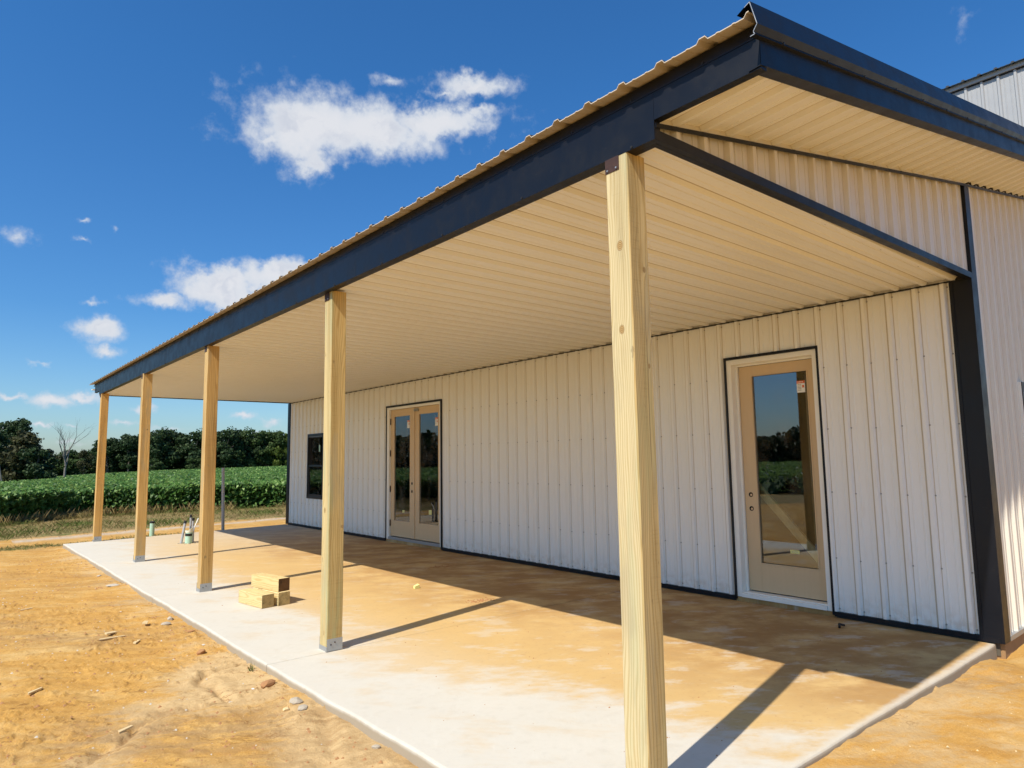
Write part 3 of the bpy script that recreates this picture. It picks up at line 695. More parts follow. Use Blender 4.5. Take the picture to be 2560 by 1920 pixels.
# ---- roof: deck, then ribbed panels that overhang the fascia
def rz(x): return 3.392 + SL*(x+4.27)
rid = 6.0
rf = MB()
rf.hexa([(-4.22, -.40, rz(-4.22)-.05), (rid, -.40, rz(rid)-.05), (rid, YR1-.1, rz(rid)-.05), (-4.22, YR1-.1, rz(-4.22)-.05),
         (-4.22, -.40, rz(-4.22)-.012), (rid, -.40, rz(rid)-.012), (rid, YR1-.1, rz(rid)-.012), (-4.22, YR1-.1, rz(-4.22)-.012)])
roof = rf.build('porch_roof', M_INT, bld); tag(roof, 'low-pitched ribbed steel roof running down over the porch')
a = -OH
while a < YR1-.01:
    b_ = min(a+RIB*4, YR1); mb = MB(); pr = [(q0, q1*.72) for q0, q1 in profile(a, b_, -.028)]
    for (u0, h0), (u1, h1) in zip(pr[:-1], pr[1:]):
        x0, x1 = ox(u0)-.075, ox(u1)-.075
        mb.quad((x0, u0, rz(x0)+h0), (rid, u0, rz(rid)+h0), (rid, u1, rz(rid)+h1), (x1, u1, rz(x1)+h1), 0)
        mb.quad((x0, u0, rz(x0)+h0-.0045), (x1, u1, rz(x1)+h1-.0045), (rid, u1, rz(rid)+h1-.0045), (rid, u0, rz(rid)+h0-.0045), 1)
        mb.quad((x0, u0, rz(x0)+h0), (x1, u1, rz(x1)+h1), (x1, u1, rz(x1)+h1-.0045), (x0, u0, rz(x0)+h0-.0045), 1)
    mb.build('roof_panel', [M_DARKROOF, M_UNDER], roof); a += RIB*4

# ---- rake (near end): moulded cap trim above a flat fascia, both following the slope
def rake_strip(profile_yz, name, x0, x1, parent=bld, matl=M_BLACK, th=.004):
    mb = MB(); P = profile_yz
    Z = lambda x, z: z + SL*(x+4.27)
    for (ya, za), (yb, zb) in zip(P[:-1], P[1:]):
        mb.quad((x0, ya, Z(x0, za)), (x0, yb, Z(x0, zb)), (x1, yb, Z(x1, zb)), (x1, ya, Z(x1, za)))
    return mb.build(name, matl, parent)
CAP = [(-OH+.055, 3.418), (-OH+.02, 3.437), (-OH-.002, 3.448), (-OH-.006, 3.450), (-OH-.034, 3.338), (-OH-.016, 3.312), (-OH-.022, 3.298), (-OH+.0, 3.296)]
FAS = [(-OH, 3.305), (-OH-.004, 3.300), (-OH-.004, 3.186), (-OH+.055, 3.182)]
xs = [-4.335, -.2, 4.0, 6.0]
for a, b_ in zip(xs[:-1], xs[1:]):
    rake_strip(CAP, 'rake_cap_trim', a, b_-.002)
# thin bare-metal cut end of the cap at the eave corner
mb = MB()
for (ya, za), (yb, zb) in zip(CAP[1:-1], CAP[2:]):
    d = Vector((0, yb-ya, zb-za)).normalized(); n_ = Vector((0, -d.z, d.y))*.003; z_ = SL*(-4.336+4.27)
    mb.quad((-4.336, ya, za+z_), (-4.336, yb, zb+z_), (-4.336, yb+n_.y, zb+z_+n_.z), (-4.336, ya+n_.y, za+z_+n_.z))
mb.build('cut_edge', M_GALV, bld)
xs = [-4.268, -.42, 3.8, 6.0]
for a, b_ in zip(xs[:-1], xs[1:]): rake_strip(FAS, 'rake_fascia', a, b_-.003)
sc = MB()
for k in range(24):
    x = -4.1+k*.42; screw(sc, (x, -OH-.020, 3.306+SL*(x+4.27)), (0, -1, -.3), .007, .005)
tag(sc.build('rake_screws', M_TAPE, bld), kind='stuff')
# soffit under the rake, ribs running front to back
def sz(x): return 3.172 + .183*(x+4.27)
def szo(x): return 3.207 + SL*(x+4.27)
so = MB(); so.hexa([(-4.22, -OH+.02, szo(-4.22)+.07), (rid, -OH+.02, szo(rid)+.07), (rid, -.005, sz(rid)+.085), (-4.22, gyy(-4.22)-.005, sz(-4.22)+.085),
                    (-4.22, -OH+.02, szo(-4.22)+.08), (rid, -OH+.02, szo(rid)+.08), (rid, -.005, sz(rid)+.095), (-4.22, gyy(-4.22)-.005, sz(-4.22)+.095)])
soff = so.build('rake_soffit', M_INT, bld); tag(soff, 'ribbed soffit under the near roof overhang')
a = -4.24
while a < 5.9:
    b_ = min(a+RIB*4, 6.0); mb = MB(); pr = profile(a, b_, -4.10)
    for (u0, h0), (u1, h1) in zip(pr[:-1], pr[1:]):
        mb.quad((u0, -OH+.03, szo(u0)-h0+.008), (u1, -OH+.03, szo(u1)-h1+.008), (u1, gyy(u1)-.0285, sz(u1)-h1+.018), (u0, gyy(u0)-.0285, sz(u0)-h0+.018), rib_zone((u0+u1)/2, -4.10))
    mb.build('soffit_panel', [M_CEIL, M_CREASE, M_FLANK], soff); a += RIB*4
# dark edge trim where soffit meets the gable
mb = MB(); skew_box(mb, -4.255, 0, -.034, -.0285, sz(-4.255)-.032, sz(-4.255)-.010, sz(0)-.032, sz(0)-.010); skew_box(mb, .001, rid, -.034, -.0285, sz(0)-.032, sz(0)-.010, sz(rid)-.032, sz(rid)-.010)
skew_box(mb, -4.255, 0, -.028, -.0275, sz(-4.255)-.010, sz(-4.255)+.02, sz(0)-.010, sz(0)+.02, 1)
mb.build('soffit_edge_trim', [M_BLACK, M_FLANK], bld)

# ---- gable wall (y = 0, faces -y)
GW = (1.235, 2.16, .70, 2.255)
gb = MB()
skew_box(gb, -4.2, 0, .004, .016, 3.10, sz(-4.2), 3.10, sz(0))
def gpiece(x0, x1, z0, z1):
    gb.hexa([(x0, .004, z0), (x1, .004, z0), (x1, .10, z0), (x0, .10, z0), (x0, .004, z1 if z1 else sz(x0)), (x1, .004, z1 if z1 else sz(x1)), (x1, .10, z1 if z1 else sz(x1)), (x0, .10, z1 if z1 else sz(x0))])
gpiece(.101, GW[0], -.1, None); gpiece(GW[0], GW[1], -.1, GW[2]); gpiece(GW[0], GW[1], GW[3], None); gpiece(GW[1], 6.0, -.1, None)
gable = gb.build('gable_wall', M_INT, bld); tag(gable, 'dusty white ribbed steel gable wall facing the camera side')
a = -4.235
gedges = [-4.235, -3.4, -2.5, -1.58, -.67, 0]
for a, b_ in zip(gedges[:-1], gedges[1:]):
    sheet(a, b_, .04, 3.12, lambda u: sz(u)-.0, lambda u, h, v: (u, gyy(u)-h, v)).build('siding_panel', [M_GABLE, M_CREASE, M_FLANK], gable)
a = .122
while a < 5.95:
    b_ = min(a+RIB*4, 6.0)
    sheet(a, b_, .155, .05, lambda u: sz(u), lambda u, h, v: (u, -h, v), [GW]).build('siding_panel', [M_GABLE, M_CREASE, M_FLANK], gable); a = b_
sc = MB()
for k in range(26):
    x = .155+.035+RIB*k
    for z in (.088, .561, 1.2, 1.83, 2.45, 3.06, 3.66):
        if not (GW[0]-.05 < x < GW[1]+.05 and GW[2]-.05 < z < GW[3]+.05): screw(sc, (x, 0, z), (0, -1, 0))
for k in range(18):
    x = -.155-RIB*k; screw(sc, (x, gyy(x), sz(x)-.055), (0, -1, 0))
    if k < 8: screw(sc, (x, gyy(x), 3.36), (0, -1, 0))
tag(sc.build('gable_screws', M_SCREW, gable), kind='stuff')
mb = MB(); mb.box(.122, 6.0, -.032, .003, .012, .05); mb.build('base_trim', M_GALV, bld)
mb = MB(); mb.box(.02, 6.0, -.012, .14, -.32, .012); mb.box(.02, .14, .14, 15.2, -.32, .01); mb.build('foundation', M_FOUND, bld)

# ---- doors and windows
def pane(mb_parent, x, y0, y1, z0, z1, axis='x'):
    mb = MB()
    if axis == 'x': mb.box(x, x+.006, y0, y1, z0, z1)
    else: mb.box(y0, y1, x, x+.006, z0, z1)
    return mb.build('glass_pane', M_GLASS, mb_parent)
def frame_boxes(mb, xa, xb, y0, y1, z0, z1, wl, wr, wt, wb):
    mb.box(xa, xb, y0, y0+wl, z0, z1); mb.box(xa, xb, y1-wr, y1, z0, z1)
    if wt: mb.box(xa+.0005, xb-.0005, y0+wl, y1-wr, z1-wt, z1)
    if wb: mb.box(xa+.0005, xb-.0005, y0+wl, y1-wr, z0, z0+wb)
def sticker(parent, x, y, z, wdt, hgt, kind):
    mb = MB(); mb.box(x-.0012, x, y-wdt/2, y+wdt/2, z-hgt/2, z+hgt/2, 0)
    if kind == 'warn':
        mb.box(x-.0022, x-.0012, y-wdt/2, y+wdt/2, z+hgt*.28, z+hgt/2, 1)
        for q in range(5): mb.box(x-.0022, x-.0012, y-wdt*.05, y+wdt*.40, z+hgt*(.18-.12*q)-.0022, z+hgt*(.18-.12*q)+.0022, 2)
        mb.box(x-.0024, x-.0012, y-wdt*.40, y-wdt*.16, z-.012, z+hgt*.12, 1)
        for q in range(4): mb.box(x-.0030, x-.0022, y+wdt*(.30-.17*q)-.004, y+wdt*(.30-.17*q)+.004, z+hgt*.36, z+hgt*.44, 0)
    else:
        for q in range(3): mb.box(x-.0022, x-.0012, y-wdt*.35, y+wdt*.35, z+hgt*(.25-.25*q)-.0012, z+hgt*(.25-.25*q)+.0012, 2)
    return mb.build('sticker', [M_STICK if kind == 'warn' else M_STICKY, M_STICKO, M_PRINT], parent)

# single door, set back in its jamb
DR = .108
mb = MB()
mb.box(-.006, .0, 1.376, 1.43, .046, 2.655); mb.box(-.006, .0, 2.36, 2.42, .046, 2.655); mb.box(-.0055, .0, 1.43, 2.36, 2.60, 2.655)
mb.box(.0, .19, 1.376, 1.43, .046, 2.65); mb.box(.0, .19, 2.36, 2.42, .046, 2.65); mb.box(.0005, .1895, 1.43, 2.36, 2.598, 2.65)
mb.box(DR-.03, DR-.001, 2.335, 2.36, .1, 2.598); mb.box(DR-.03, DR-.001, 1.43, 1.443, .1, 2.598); mb.box(DR-.031, DR-.0015, 1.443, 2.335, 2.578, 2.598)
door = mb.build('door', M_CASING, bld, bevel=.003); tag(door, 'single full-glass tan door in a cream frame')
mb = MB()
frame_boxes(mb, DR, DR+.045, 1.443, 2.335, .112, 2.576, .104, .155, .117, .30)
mb.build('door_leaf', M_DOOR, door, bevel=.002)
mb = MB(); frame_boxes(mb, DR-.006, DR+.0, 1.537, 2.19, .403, 2.469, .012, .012, .012, .012); mb.build('glazing_bead', M_DOOR, door)
pane(door, DR+.018, 1.545, 2.182, .41, 2.46)
for z in (1.147, .995):
    mb = MB(); mb.tube((DR-.0012, 2.262, z), (DR-.0004, 2.262, z), .026, n=20); mb.build('lock_hole', M_HOLE, door)
    mb = MB(); mb.tube((DR-.0022, 2.257, z-.003), (DR-.0012, 2.257, z-.003), .013, n=14); mb.build('lock_core', M_DOOR, door)
mb = MB(); mb.box(-.02, .17, 1.43, 2.36, .046, .088); mb.box(.012, DR+.03, 1.432, 2.358, .088, .100); mb.build('threshold', M_CASING, door, bevel=.004)
mb = MB(); mb.box(-.001, .15, 1.352, 2.437, -.1, .044); mb.build('sill_block', M_CONC, door)
mb = MB(); mb.box(-.028, .003, 1.352, 1.3755, .02, 2.678); mb.box(-.028, .003, 2.4205, 2.437, .02, 2.678); mb.box(-.0295, .003, 1.352, 2.437, 2.6555, 2.683); mb.build('door_edge_trim', M_BLACK, door)
sticker(door, DR+.0175, 1.625, 2.295, .088, .125, 'warn'); sticker(door, DR+.0175, 1.80, .565, .10, .035, 'y')

# double doors
mb = MB()
for q0, q1 in ((8.209, 8.262), (10.062, 10.15)): mb.box(-.010, .14, q0, q1, .05, 2.632)
mb.box(-.0095, .1395, 8.262, 10.062, 2.585, 2.632)
dd = mb.build('double_door', M_CASING, bld, bevel=.003); tag(dd, 'pair of tan full-glass doors in a cream frame')
D2 = .035
for y0, y1, g0, g1 in ((8.2655, 9.172, 8.372, 9.015), (9.178, 10.0585, 9.345, 9.935)):
    mb = MB(); frame_boxes(mb, D2, D2+.045, y0, y1, .112, 2.58, g0-y0, y1-g1, .137, .30); mb.build('door_leaf', M_DOOR, dd, bevel=.002)
    pane(dd, D2+.018, g0, g1, .41, 2.445)
mb = MB(); mb.box(D2-.012, D2-.001, 9.158, 9.196, .115, 2.576); mb.build('astragal', M_DOOR, dd)
for z in (1.14, .99):
    mb = MB(); mb.tube((D2-.0012, 9.263, z), (D2-.0004, 9.263, z), .027, n=18); mb.build('lock_hole', M_HOLE, dd)
for z in (2.35, 1.72, 1.02, .36):
    mb = MB(); mb.box(D2-.02, D2+.004, 10.052, 10.068, z-.06, z+.06); mb.build('hinge', M_RUST, dd)
mb = MB(); mb.tube((D2-.05, 9.115, 2.53), (D2, 9.115, 2.53), .022, .026, 12); mb.box(D2-.028, D2-.002, 9.02, 9.16, 2.505, 2.555); mb.build('latch', M_BRASS, dd)
mb = MB(); mb.box(-.02, .12, 8.262, 10.062, .05, .098); mb.build('threshold', M_GALV, dd, bevel=.004)
mb = MB(); mb.box(-.012, .14, 8.178, 10.162, -.1, .049); mb.build('sill_block', M_CONC, dd)
mb = MB(); mb.box(-.028, .003, 8.178, 8.2085, .02, 2.66); mb.box(-.028, .003, 10.1505, 10.162, .02, 2.66); mb.box(-.0295, .003, 8.178, 10.162, 2.6325, 2.665); mb.build('door_edge_trim', M_BLACK, dd)
sticker(dd, D2+.0175, 8.445, 2.275, .085, .15, 'warn'); sticker(dd, D2+.0175, 9.425, 2.275, .085, .15, 'warn')
sticker(dd, D2+.0175, 9.60, .60, .07, .05, 'y'); sticker(dd, D2+.0175, 8.66, .63, .09, .08, 'y')

# window in the front wall, single hung
def window_x(y0, y1, z0, z1):
    mb = MB(); frame_boxes(mb, -.030, .07, y0, y1, z0, z1, .05, .05, .055, .05)
    wnd = mb.build('window', M_BLACKV, bld, bevel=.003); tag(wnd, 'black single-hung window at the far end of the porch wall')
    zm = (z0+z1)/2
    mb = MB(); frame_boxes(mb, .012, .04, y0+.052, y1-.052, zm-.018, z1-.058, .035, .035, .035, .045); mb.build('upper_sash', M_BLACKV, wnd)
    mb = MB(); frame_boxes(mb, -.014, .011, y0+.052, y1-.052, z0+.052, zm+.03, .042, .042, .045, .05); mb.build('lower_sash', M_BLACKV, wnd)
    pane(wnd, .028, y0+.09, y1-.09, zm+.03, z1-.095); pane(wnd, .0, y0+.096, y1-.096, z0+.104, zm-.016)
    mb = MB(); mb.box(-.0305, -.0295, y0+.06, y1-.06, z1-.075, z1-.066); mb.build('weather_strip', M_GALV, wnd)
    mb = MB(); mb.box(.0255, .0278, y0+.30, y0+.36, zm+.34, zm+.50); mb.build('sticker', M_PVCG, wnd)
window_x(13.09, 14.005, .70, 2.246)
mb = MB(); x0, x1, z0, z1 = GW
mb.box(x0, x0+.05, -.03, .07, z0, z1); mb.box(x1-.05, x1, -.03, .07, z0, z1); mb.box(x0+.05, x1-.05, -.0295, .0695, z1-.055, z1); mb.box(x0+.05, x1-.05, -.0295, .0695, z0, z0+.05)
mb.box(x0+.05, x1-.05, -.01, .04, 1.455, 1.50)
gwn = mb.build('window', M_BLACKV, bld, bevel=.003); tag(gwn, 'black-framed window at the right edge of the picture')
pane(gwn, .02, x0+.05, x1-.05, z0+.05, z1-.055, 'y')
mb = MB(); mb.box(x0-.024, x0-.001, -.024, .0, z0, z1+.0); mb.build('window_edge_trim', M_CASING, gwn)
# inside: floor and a partition so the glass looks into a dim room
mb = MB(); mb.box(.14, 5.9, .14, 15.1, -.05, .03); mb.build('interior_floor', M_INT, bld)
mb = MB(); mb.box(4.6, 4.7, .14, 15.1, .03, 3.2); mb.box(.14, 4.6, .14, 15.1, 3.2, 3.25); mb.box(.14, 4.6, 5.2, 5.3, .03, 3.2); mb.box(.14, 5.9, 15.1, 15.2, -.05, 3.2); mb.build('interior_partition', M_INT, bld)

# ---- taller wing behind
wg = MB(); wg.box(6.04, 12, -1.2, 15.2, -.2, 7.66)
wing = wg.build('upper_wing', M_INT, bld); tag(wing, 'taller pale grey wing rising behind the porch roof')
a = -1.2
while a < 15.1:
    b_ = min(a+RIB*4, 15.2); sheet(a, b_, 1.63, -.05, 7.665, lambda u, h, v: (6.02-h, u, v)).build('siding_panel', [M_WING, M_WING, M_WING], wing); a = b_
sheet(6.02, 12, 6.1, -.05, 7.66, lambda u, h, v: (u, -1.22-h, v)).build('siding_panel', [M_WING, M_WING, M_WING], wing)
mb = MB(); mb.box(5.965, 6.0, -1.4, 15.3, 7.675, 7.745); mb.box(6.0005, 6.02, -1.4, 15.3, 7.655, 7.675, 1); mb.build('wing_eave_trim', [M_WING, M_BLACK], bld)  # black strip below the trim drawn in for the shadow there
mb = MB(); pr = profile(-1.4, 15.3, 1.63)
for (u0, h0), (u1, h1) in zip(pr[:-1], pr[1:]):
    mb.quad((5.90, u0, 7.748+h0), (12.2, u0, 9.0+h0), (12.2, u1, 9.0+h1), (5.90, u1, 7.748+h1)); mb.quad((5.90, u0, 7.748+h0), (5.90, u1, 7.748+h1), (5.90, u1, 7.743), (5.90, u0, 7.743))
mb.build('wing_roof', M_DARKROOF, bld)

# ---- porch posts: 6x6 timbers on galvanised bases
def timber_mesh(mb, w, h, ch=.006, warp=.0, seed=0, segs=16):
    rr = random.Random(seed); ph = rr.uniform(0, 6)
    ringp = [(ch, 0), (w-ch, 0), (w, ch), (w, w-ch), (w-ch, w), (ch, w), (0, w-ch), (0, ch)]
    for k in range(segs+1):
        z = h*k/segs; dx = warp*math.sin(ph+z*1.3); dy = warp*math.cos(ph*1.7+z*1.1)
        for (x, y) in ringp:
            j = 0 if k in (0, segs) else .0008
            mb.v.append((x+dx+rr.uniform(-j, j), y+dy+rr.uniform(-j, j), z))
    for k in range(segs):
        for i in range(8): mb.f.append((k*8+i, k*8+(i+1) % 8, (k+1)*8+(i+1) % 8, (k+1)*8+i)); mb.m.append(0)
    mb.f.append(tuple(reversed(range(8)))); mb.m.append(0); mb.f.append(tuple(range(segs*8, segs*8+8))); mb.m.append(0)
POSTS = [(-4.262, .245, 'nearest porch post, pale yellow timber with two round knots', LW, DW, [('x', .062, 2.62, .017), ('x', .068, 2.20, .015), ('y', .10, 2.50, .010), ('y', .11, 2.02, .008)], .3, 1),
         (-4.225, 3.657, 'second porch post from the camera, pale timber with a greenish tint', (.63, .505, .26), (.42, .29, .105), [('x', .085, 1.16, .015), ('y', .125, 1.02, .010)], .5, 2),
         (-4.268, 7.192, 'middle porch post of the five, warm yellow timber', LW2, DW2, [('y', .05, 1.55, .008), ('y', .05, .42, .011)], .1, 3),
         (-4.320, 10.656, 'fourth porch post from the camera, honey-coloured timber', (.68, .48, .21), (.44, .27, .09), [('y', .09, 2.15, .010)], .0, 4),
         (-4.335, 14.590, 'farthest porch post, orange-brown timber at the slab corner', (.66, .43, .165), (.44, .25, .075), [('y', .05, 1.3, .009)], .0, 5)]
for px, py, lab, lw, dw, kn, gr, sd_ in POSTS:
    mb = MB(); timber_mesh(mb, .14, 3.088, .005, .003, sd_)
    po = mb.build('porch_post', wood('post_timber_%d' % sd_, lw, dw, kn, seed=sd_, green=gr), bld, loc=(px, py, .002))
    tag(po, lab, group='porch posts')
    mb = MB(); mb.box(.0, .14, -.0032, -.0006, -.0015, .098); mb.box(.0, .14, .1406, .1432, -.0015, .098); mb.box(-.0032, -.0006, -.003, .143, -.0015, .036)
    br = mb.build('base_bracket', M_GALV, po)
    for (bx, bz) in ((.07, .066), (.035, .05)):
        mb = MB(); mb.tube((bx, -.0032, bz), (bx, -.008, bz), .006, n=8); mb.build('nail_head', M_TAPE if sd_ != 2 else M_RUST, po)
    mb = MB(); mb.box(-.006, -.0006, .050, .1395, 3.010, 3.083); 
    tb = mb.build('top_bracket', M_RUST, po)
    for (by, bz) in ((.065, 3.022), (.122, 3.022)):
        mb = MB(); mb.tube((-.006, by, bz), (-.012, by, bz), .005, n=6); mb.build('bolt', M_GALV, tb)
    if sd_ == 1:                                             # ink stamp on the near post, too small to read in the photograph
        mb = MB()
        for q in range(2):
            for r_ in range(4): mb.box(.068+.011*r_, .076+.011*r_, -.0012, -.0004, .758+.014*q, .766+.014*q)
        mb.build('ink_stamp', M_HOLE, po)

# ================================================================== TIMBER OFFCUTS
def offcut(c0, ang, ln, z, lab, wm):
    o = None; mb = MB(); timber_mesh(mb, .14, ln, .004, .0, 31, 4)
    mb.v = [(v[0], v[2], v[1]) for v in mb.v]
    mb.f = [tuple(reversed(f)) for f in mb.f]
    o = mb.build('timber_offcut', wm, loc=(c0[0], c0[1], z)); o.rotation_euler.z = ang
    return tag(o, lab, 'offcut', 'timber offcuts on the slab')
def block_wood(name, light, dark, end, seed):
    mt, t, b = mat(name); p = t.node('ShaderNodeTexCoord').outputs['Object']; X, Y, Z = t.sep(p)
    pw = t.vm('ADD', p, (seed*2.1, seed*3.3, seed)); low = t.noise(t.mapping(pw, (6, 1.2, 6)), 1., 3)
    dx = t.math('SUBTRACT', X, .06); dz = t.math('SUBTRACT', Z, .09)
    r = t.math('SQRT', t.math('ADD', t.math('MULTIPLY', dx, dx), t.math('MULTIPLY', dz, dz))); r = t.math('ADD', r, t.math('MULTIPLY', low, .08))
    ring = t.math('POWER', t.math('MULTIPLY_ADD', t.math('SINE', t.math('MULTIPLY', r, 560)), .5, .5), 2.)
    c = t.mix(t.math('MULTIPLY', ring, .6), light, dark); fl = t.step(t.noise(pw, 26, 4), .6, .72); c = t.mix(t.math('MULTIPLY', fl, .35), c, (.2, .11, .04))
    e = t.math('LESS_THAN', Y, .0012); ec = t.mix(ring, end, tuple(x*.55 for x in end)); ec = t.mix(t.step(t.noise(pw, 14, 5), .45, .7), ec, tuple(x*.45 for x in end))
    t.put(b.inputs['Base Color'], t.mix(e, c, ec)); b.inputs['Roughness'].default_value = .8; b.inputs['Specular IOR Level'].default_value = .2
    t.put(b.inputs['Normal'], t.bump(ring, .2, .002)); return mt
a1 = math.radians(8.5)
offcut((-4.037, 5.700), a1, .53, .002, 'timber offcut lying nearest the slab edge, beside the stacked pair', block_wood('offcut_a', (.66, .52, .26), (.46, .32, .12), (.50, .33, .13), 1))
offcut((-3.852, 5.712), math.radians(9), .56, .002, 'lower timber offcut of the stacked pair', block_wood('offcut_b', (.68, .54, .28), (.48, .33, .12), (.58, .42, .18), 2))
offcut((-3.835, 5.762), math.radians(11.5), .56, .1435, 'top timber offcut of the stack, with a dark end grain', block_wood('offcut_c', (.69, .53, .26), (.47, .31, .11), (.17, .085, .035), 3))

# ================================================================== PIPES
def pipe_thing(name, label, parts, group='pipe stubs rising from the slab'):
    root = None
    for nm, mb, mt in parts:
        o = mb.build(nm, mt, root, smooth=False)
        if root is None: root = o
    return tag(root, label, 'pipe', group)
def hollow(mb, a, b, r, th=.005, n=20):
    mb.tube(a, b, r, n=n, cap=False); mb.tube(b, a, r-th, n=n, cap=False)
    a, b = Vector(a), Vector(b); d = (b-a).normalized(); x = d.orthogonal().normalized(); y = d.cross(x)
    for k in range(n):
        t0, t1 = 2*math.pi*k/n, 2*math.pi*(k+1)/n
        f = lambda t, rr: b+(x*math.cos(t)+y*math.sin(t))*rr
        mb.quad(f(t0, r), f(t1, r), f(t1, r-th), f(t0, r-th))
mb = MB(); hollow(mb, (-2.972, 12.79, 0), (-2.965, 12.785, .225), .066); m2 = MB(); m2.tube((-2.970, 12.788, .145), (-2.968, 12.787, .195), .0685, n=20, cap=False)
m3 = MB(); n = 20
for k in range(n):                                            # broken top collar, higher on one side
    t0, t1 = 2*math.pi*k/n, 2*math.pi*(k+1)/n; hh = lambda t: .255+.05*max(0, math.cos(t+.6))
    P = lambda t, r, z: (-2.966+r*math.cos(t), 12.786+r*math.sin(t), z)
    m3.quad(P(t0, .070, .215), P(t1, .070, .215), P(t1, .070, hh(t1)), P(t0, .070, hh(t0))); m3.quad(P(t1, .063, .215), P(t0, .063, .215), P(t0, .063, hh(t0)), P(t1, .063, hh(t1)))
    m3.quad(P(t0, .070, hh(t0)), P(t1, .070, hh(t1)), P(t1, .063, hh(t1)), P(t0, .063, hh(t0)))
pipe_thing('drain_stub', 'short pale green drain pipe with a black tape band and broken cream collar', [('drain_stub', mb, M_PVCG), ('tape_band', m2, M_TAPE), ('collar', m3, M_PVCY)])
def conduit(a, b, r, lab, cap):
    mb = MB(); mb.tube(a, b, r, n=14); parts = [('conduit', mb, M_PVCGREY)]
    if cap:
        d = (Vector(b)-Vector(a)).normalized(); m2 = MB(); m2.tube(Vector(b)-d*.035, Vector(b)+d*.02, r*1.25, r*1.1, 10); parts.append(('tape_cap', m2, M_TAPE))
    pipe_thing('conduit', lab, parts)
conduit((-3.092, 12.85, 0), (-3.022, 12.87, .425), .024, 'grey conduit leaning beside the green drain pipe, black taped top', True)
conduit((-2.905, 12.93, 0), (-2.905, 12.93, .53), .021, 'tallest grey conduit behind the green drain pipe, taped top', True)
conduit((-2.845, 12.99, 0), (-2.843, 12.99, .46), .021, 'shorter grey conduit behind the tallest one, taped top', True)
conduit((-2.875, 12.84, 0), (-2.868, 12.84, .325), .009, 'thin grey tube close against the green drain pipe', False)
mb = MB(); pts = [(-2.85, 12.9, .0), (-2.85, 12.905, .22), (-2.835, 12.91, .30), (-2.76, 12.93, .47)]
for p0, p1 in zip(pts[:-1], pts[1:]): mb.tube(p0, p1, .011, n=10)
tag(mb.build('flexible_tube', M_STICK), 'thin white tube bending out to the right above the pipe stubs', 'tube')
mb = MB(); hollow(mb, (-2.965, 15.95, -.3), (-2.96, 15.95, .225), .053); m2 = MB(); m2.tube((-2.962, 15.95, .195), (-2.96, 15.95, .235), .0555, n=20)
pipe_thing('drain_stub', 'pale green pipe stub standing in the dirt beyond the slab', [('drain_stub', mb, M_PVCG), ('tape_cap', m2, M_TAPE)], None)
mb = MB(); hollow(mb, (-1.452, 15.62, -.3), (-1.50, 15.62, 1.46), .036); pipe_thing('pvc_riser', 'tall thin grey pipe standing upright past the end of the slab', [('pvc_riser', mb, M_PVCGREY)], None)
# crumbs of broken concrete round the pipes
mb = MB()
for k in range(26):
    a = RND.uniform(0, 6.28); r = RND.uniform(.06, .17); x, y = -2.97+r*math.cos(a)*1.3, 12.8+r*math.sin(a); s = RND.uniform(.006, .016)
    mb.box(x-s, x+s, y-s, y+s, .001, .004+s*RND.uniform(.5, 1.2))
tag(mb.build('concrete_crumbs', M_CONCRUB), 'grey concrete crumbs around the pipe stubs', kind='stuff')

# boards leaning inside, seen through the glass
def board(p0, p1, wdt, th, name, lab):
    p0, p1 = Vector(p0), Vector(p1); d = (p1-p0).normalized(); n_ = Vector((1, 0, 0)); s_ = d.cross(n_).normalized()
    c = []
    for p in (p0, p1):
        for a, b_ in ((-1, -1), (1, -1), (1, 1), (-1, 1)): c.append(p+s_*(wdt/2*a)+n_*(th/2*b_))
    mb = MB(); mb.hexa(c); return tag(mb.build(name, wood('board_'+name, (.86, .72, .42), (.66, .48, .22), seed=9)), lab, 'board')
board((.24, 1.22, .08), (.30, 2.80, 1.80), .085, .038, 'brace_board', 'diagonal pale board seen through the single door')
board((.34, 9.35, .06), (.55, 8.45, 3.1), .22, .05, 'leaning_plank', 'broad brown plank leaning behind the double doors')

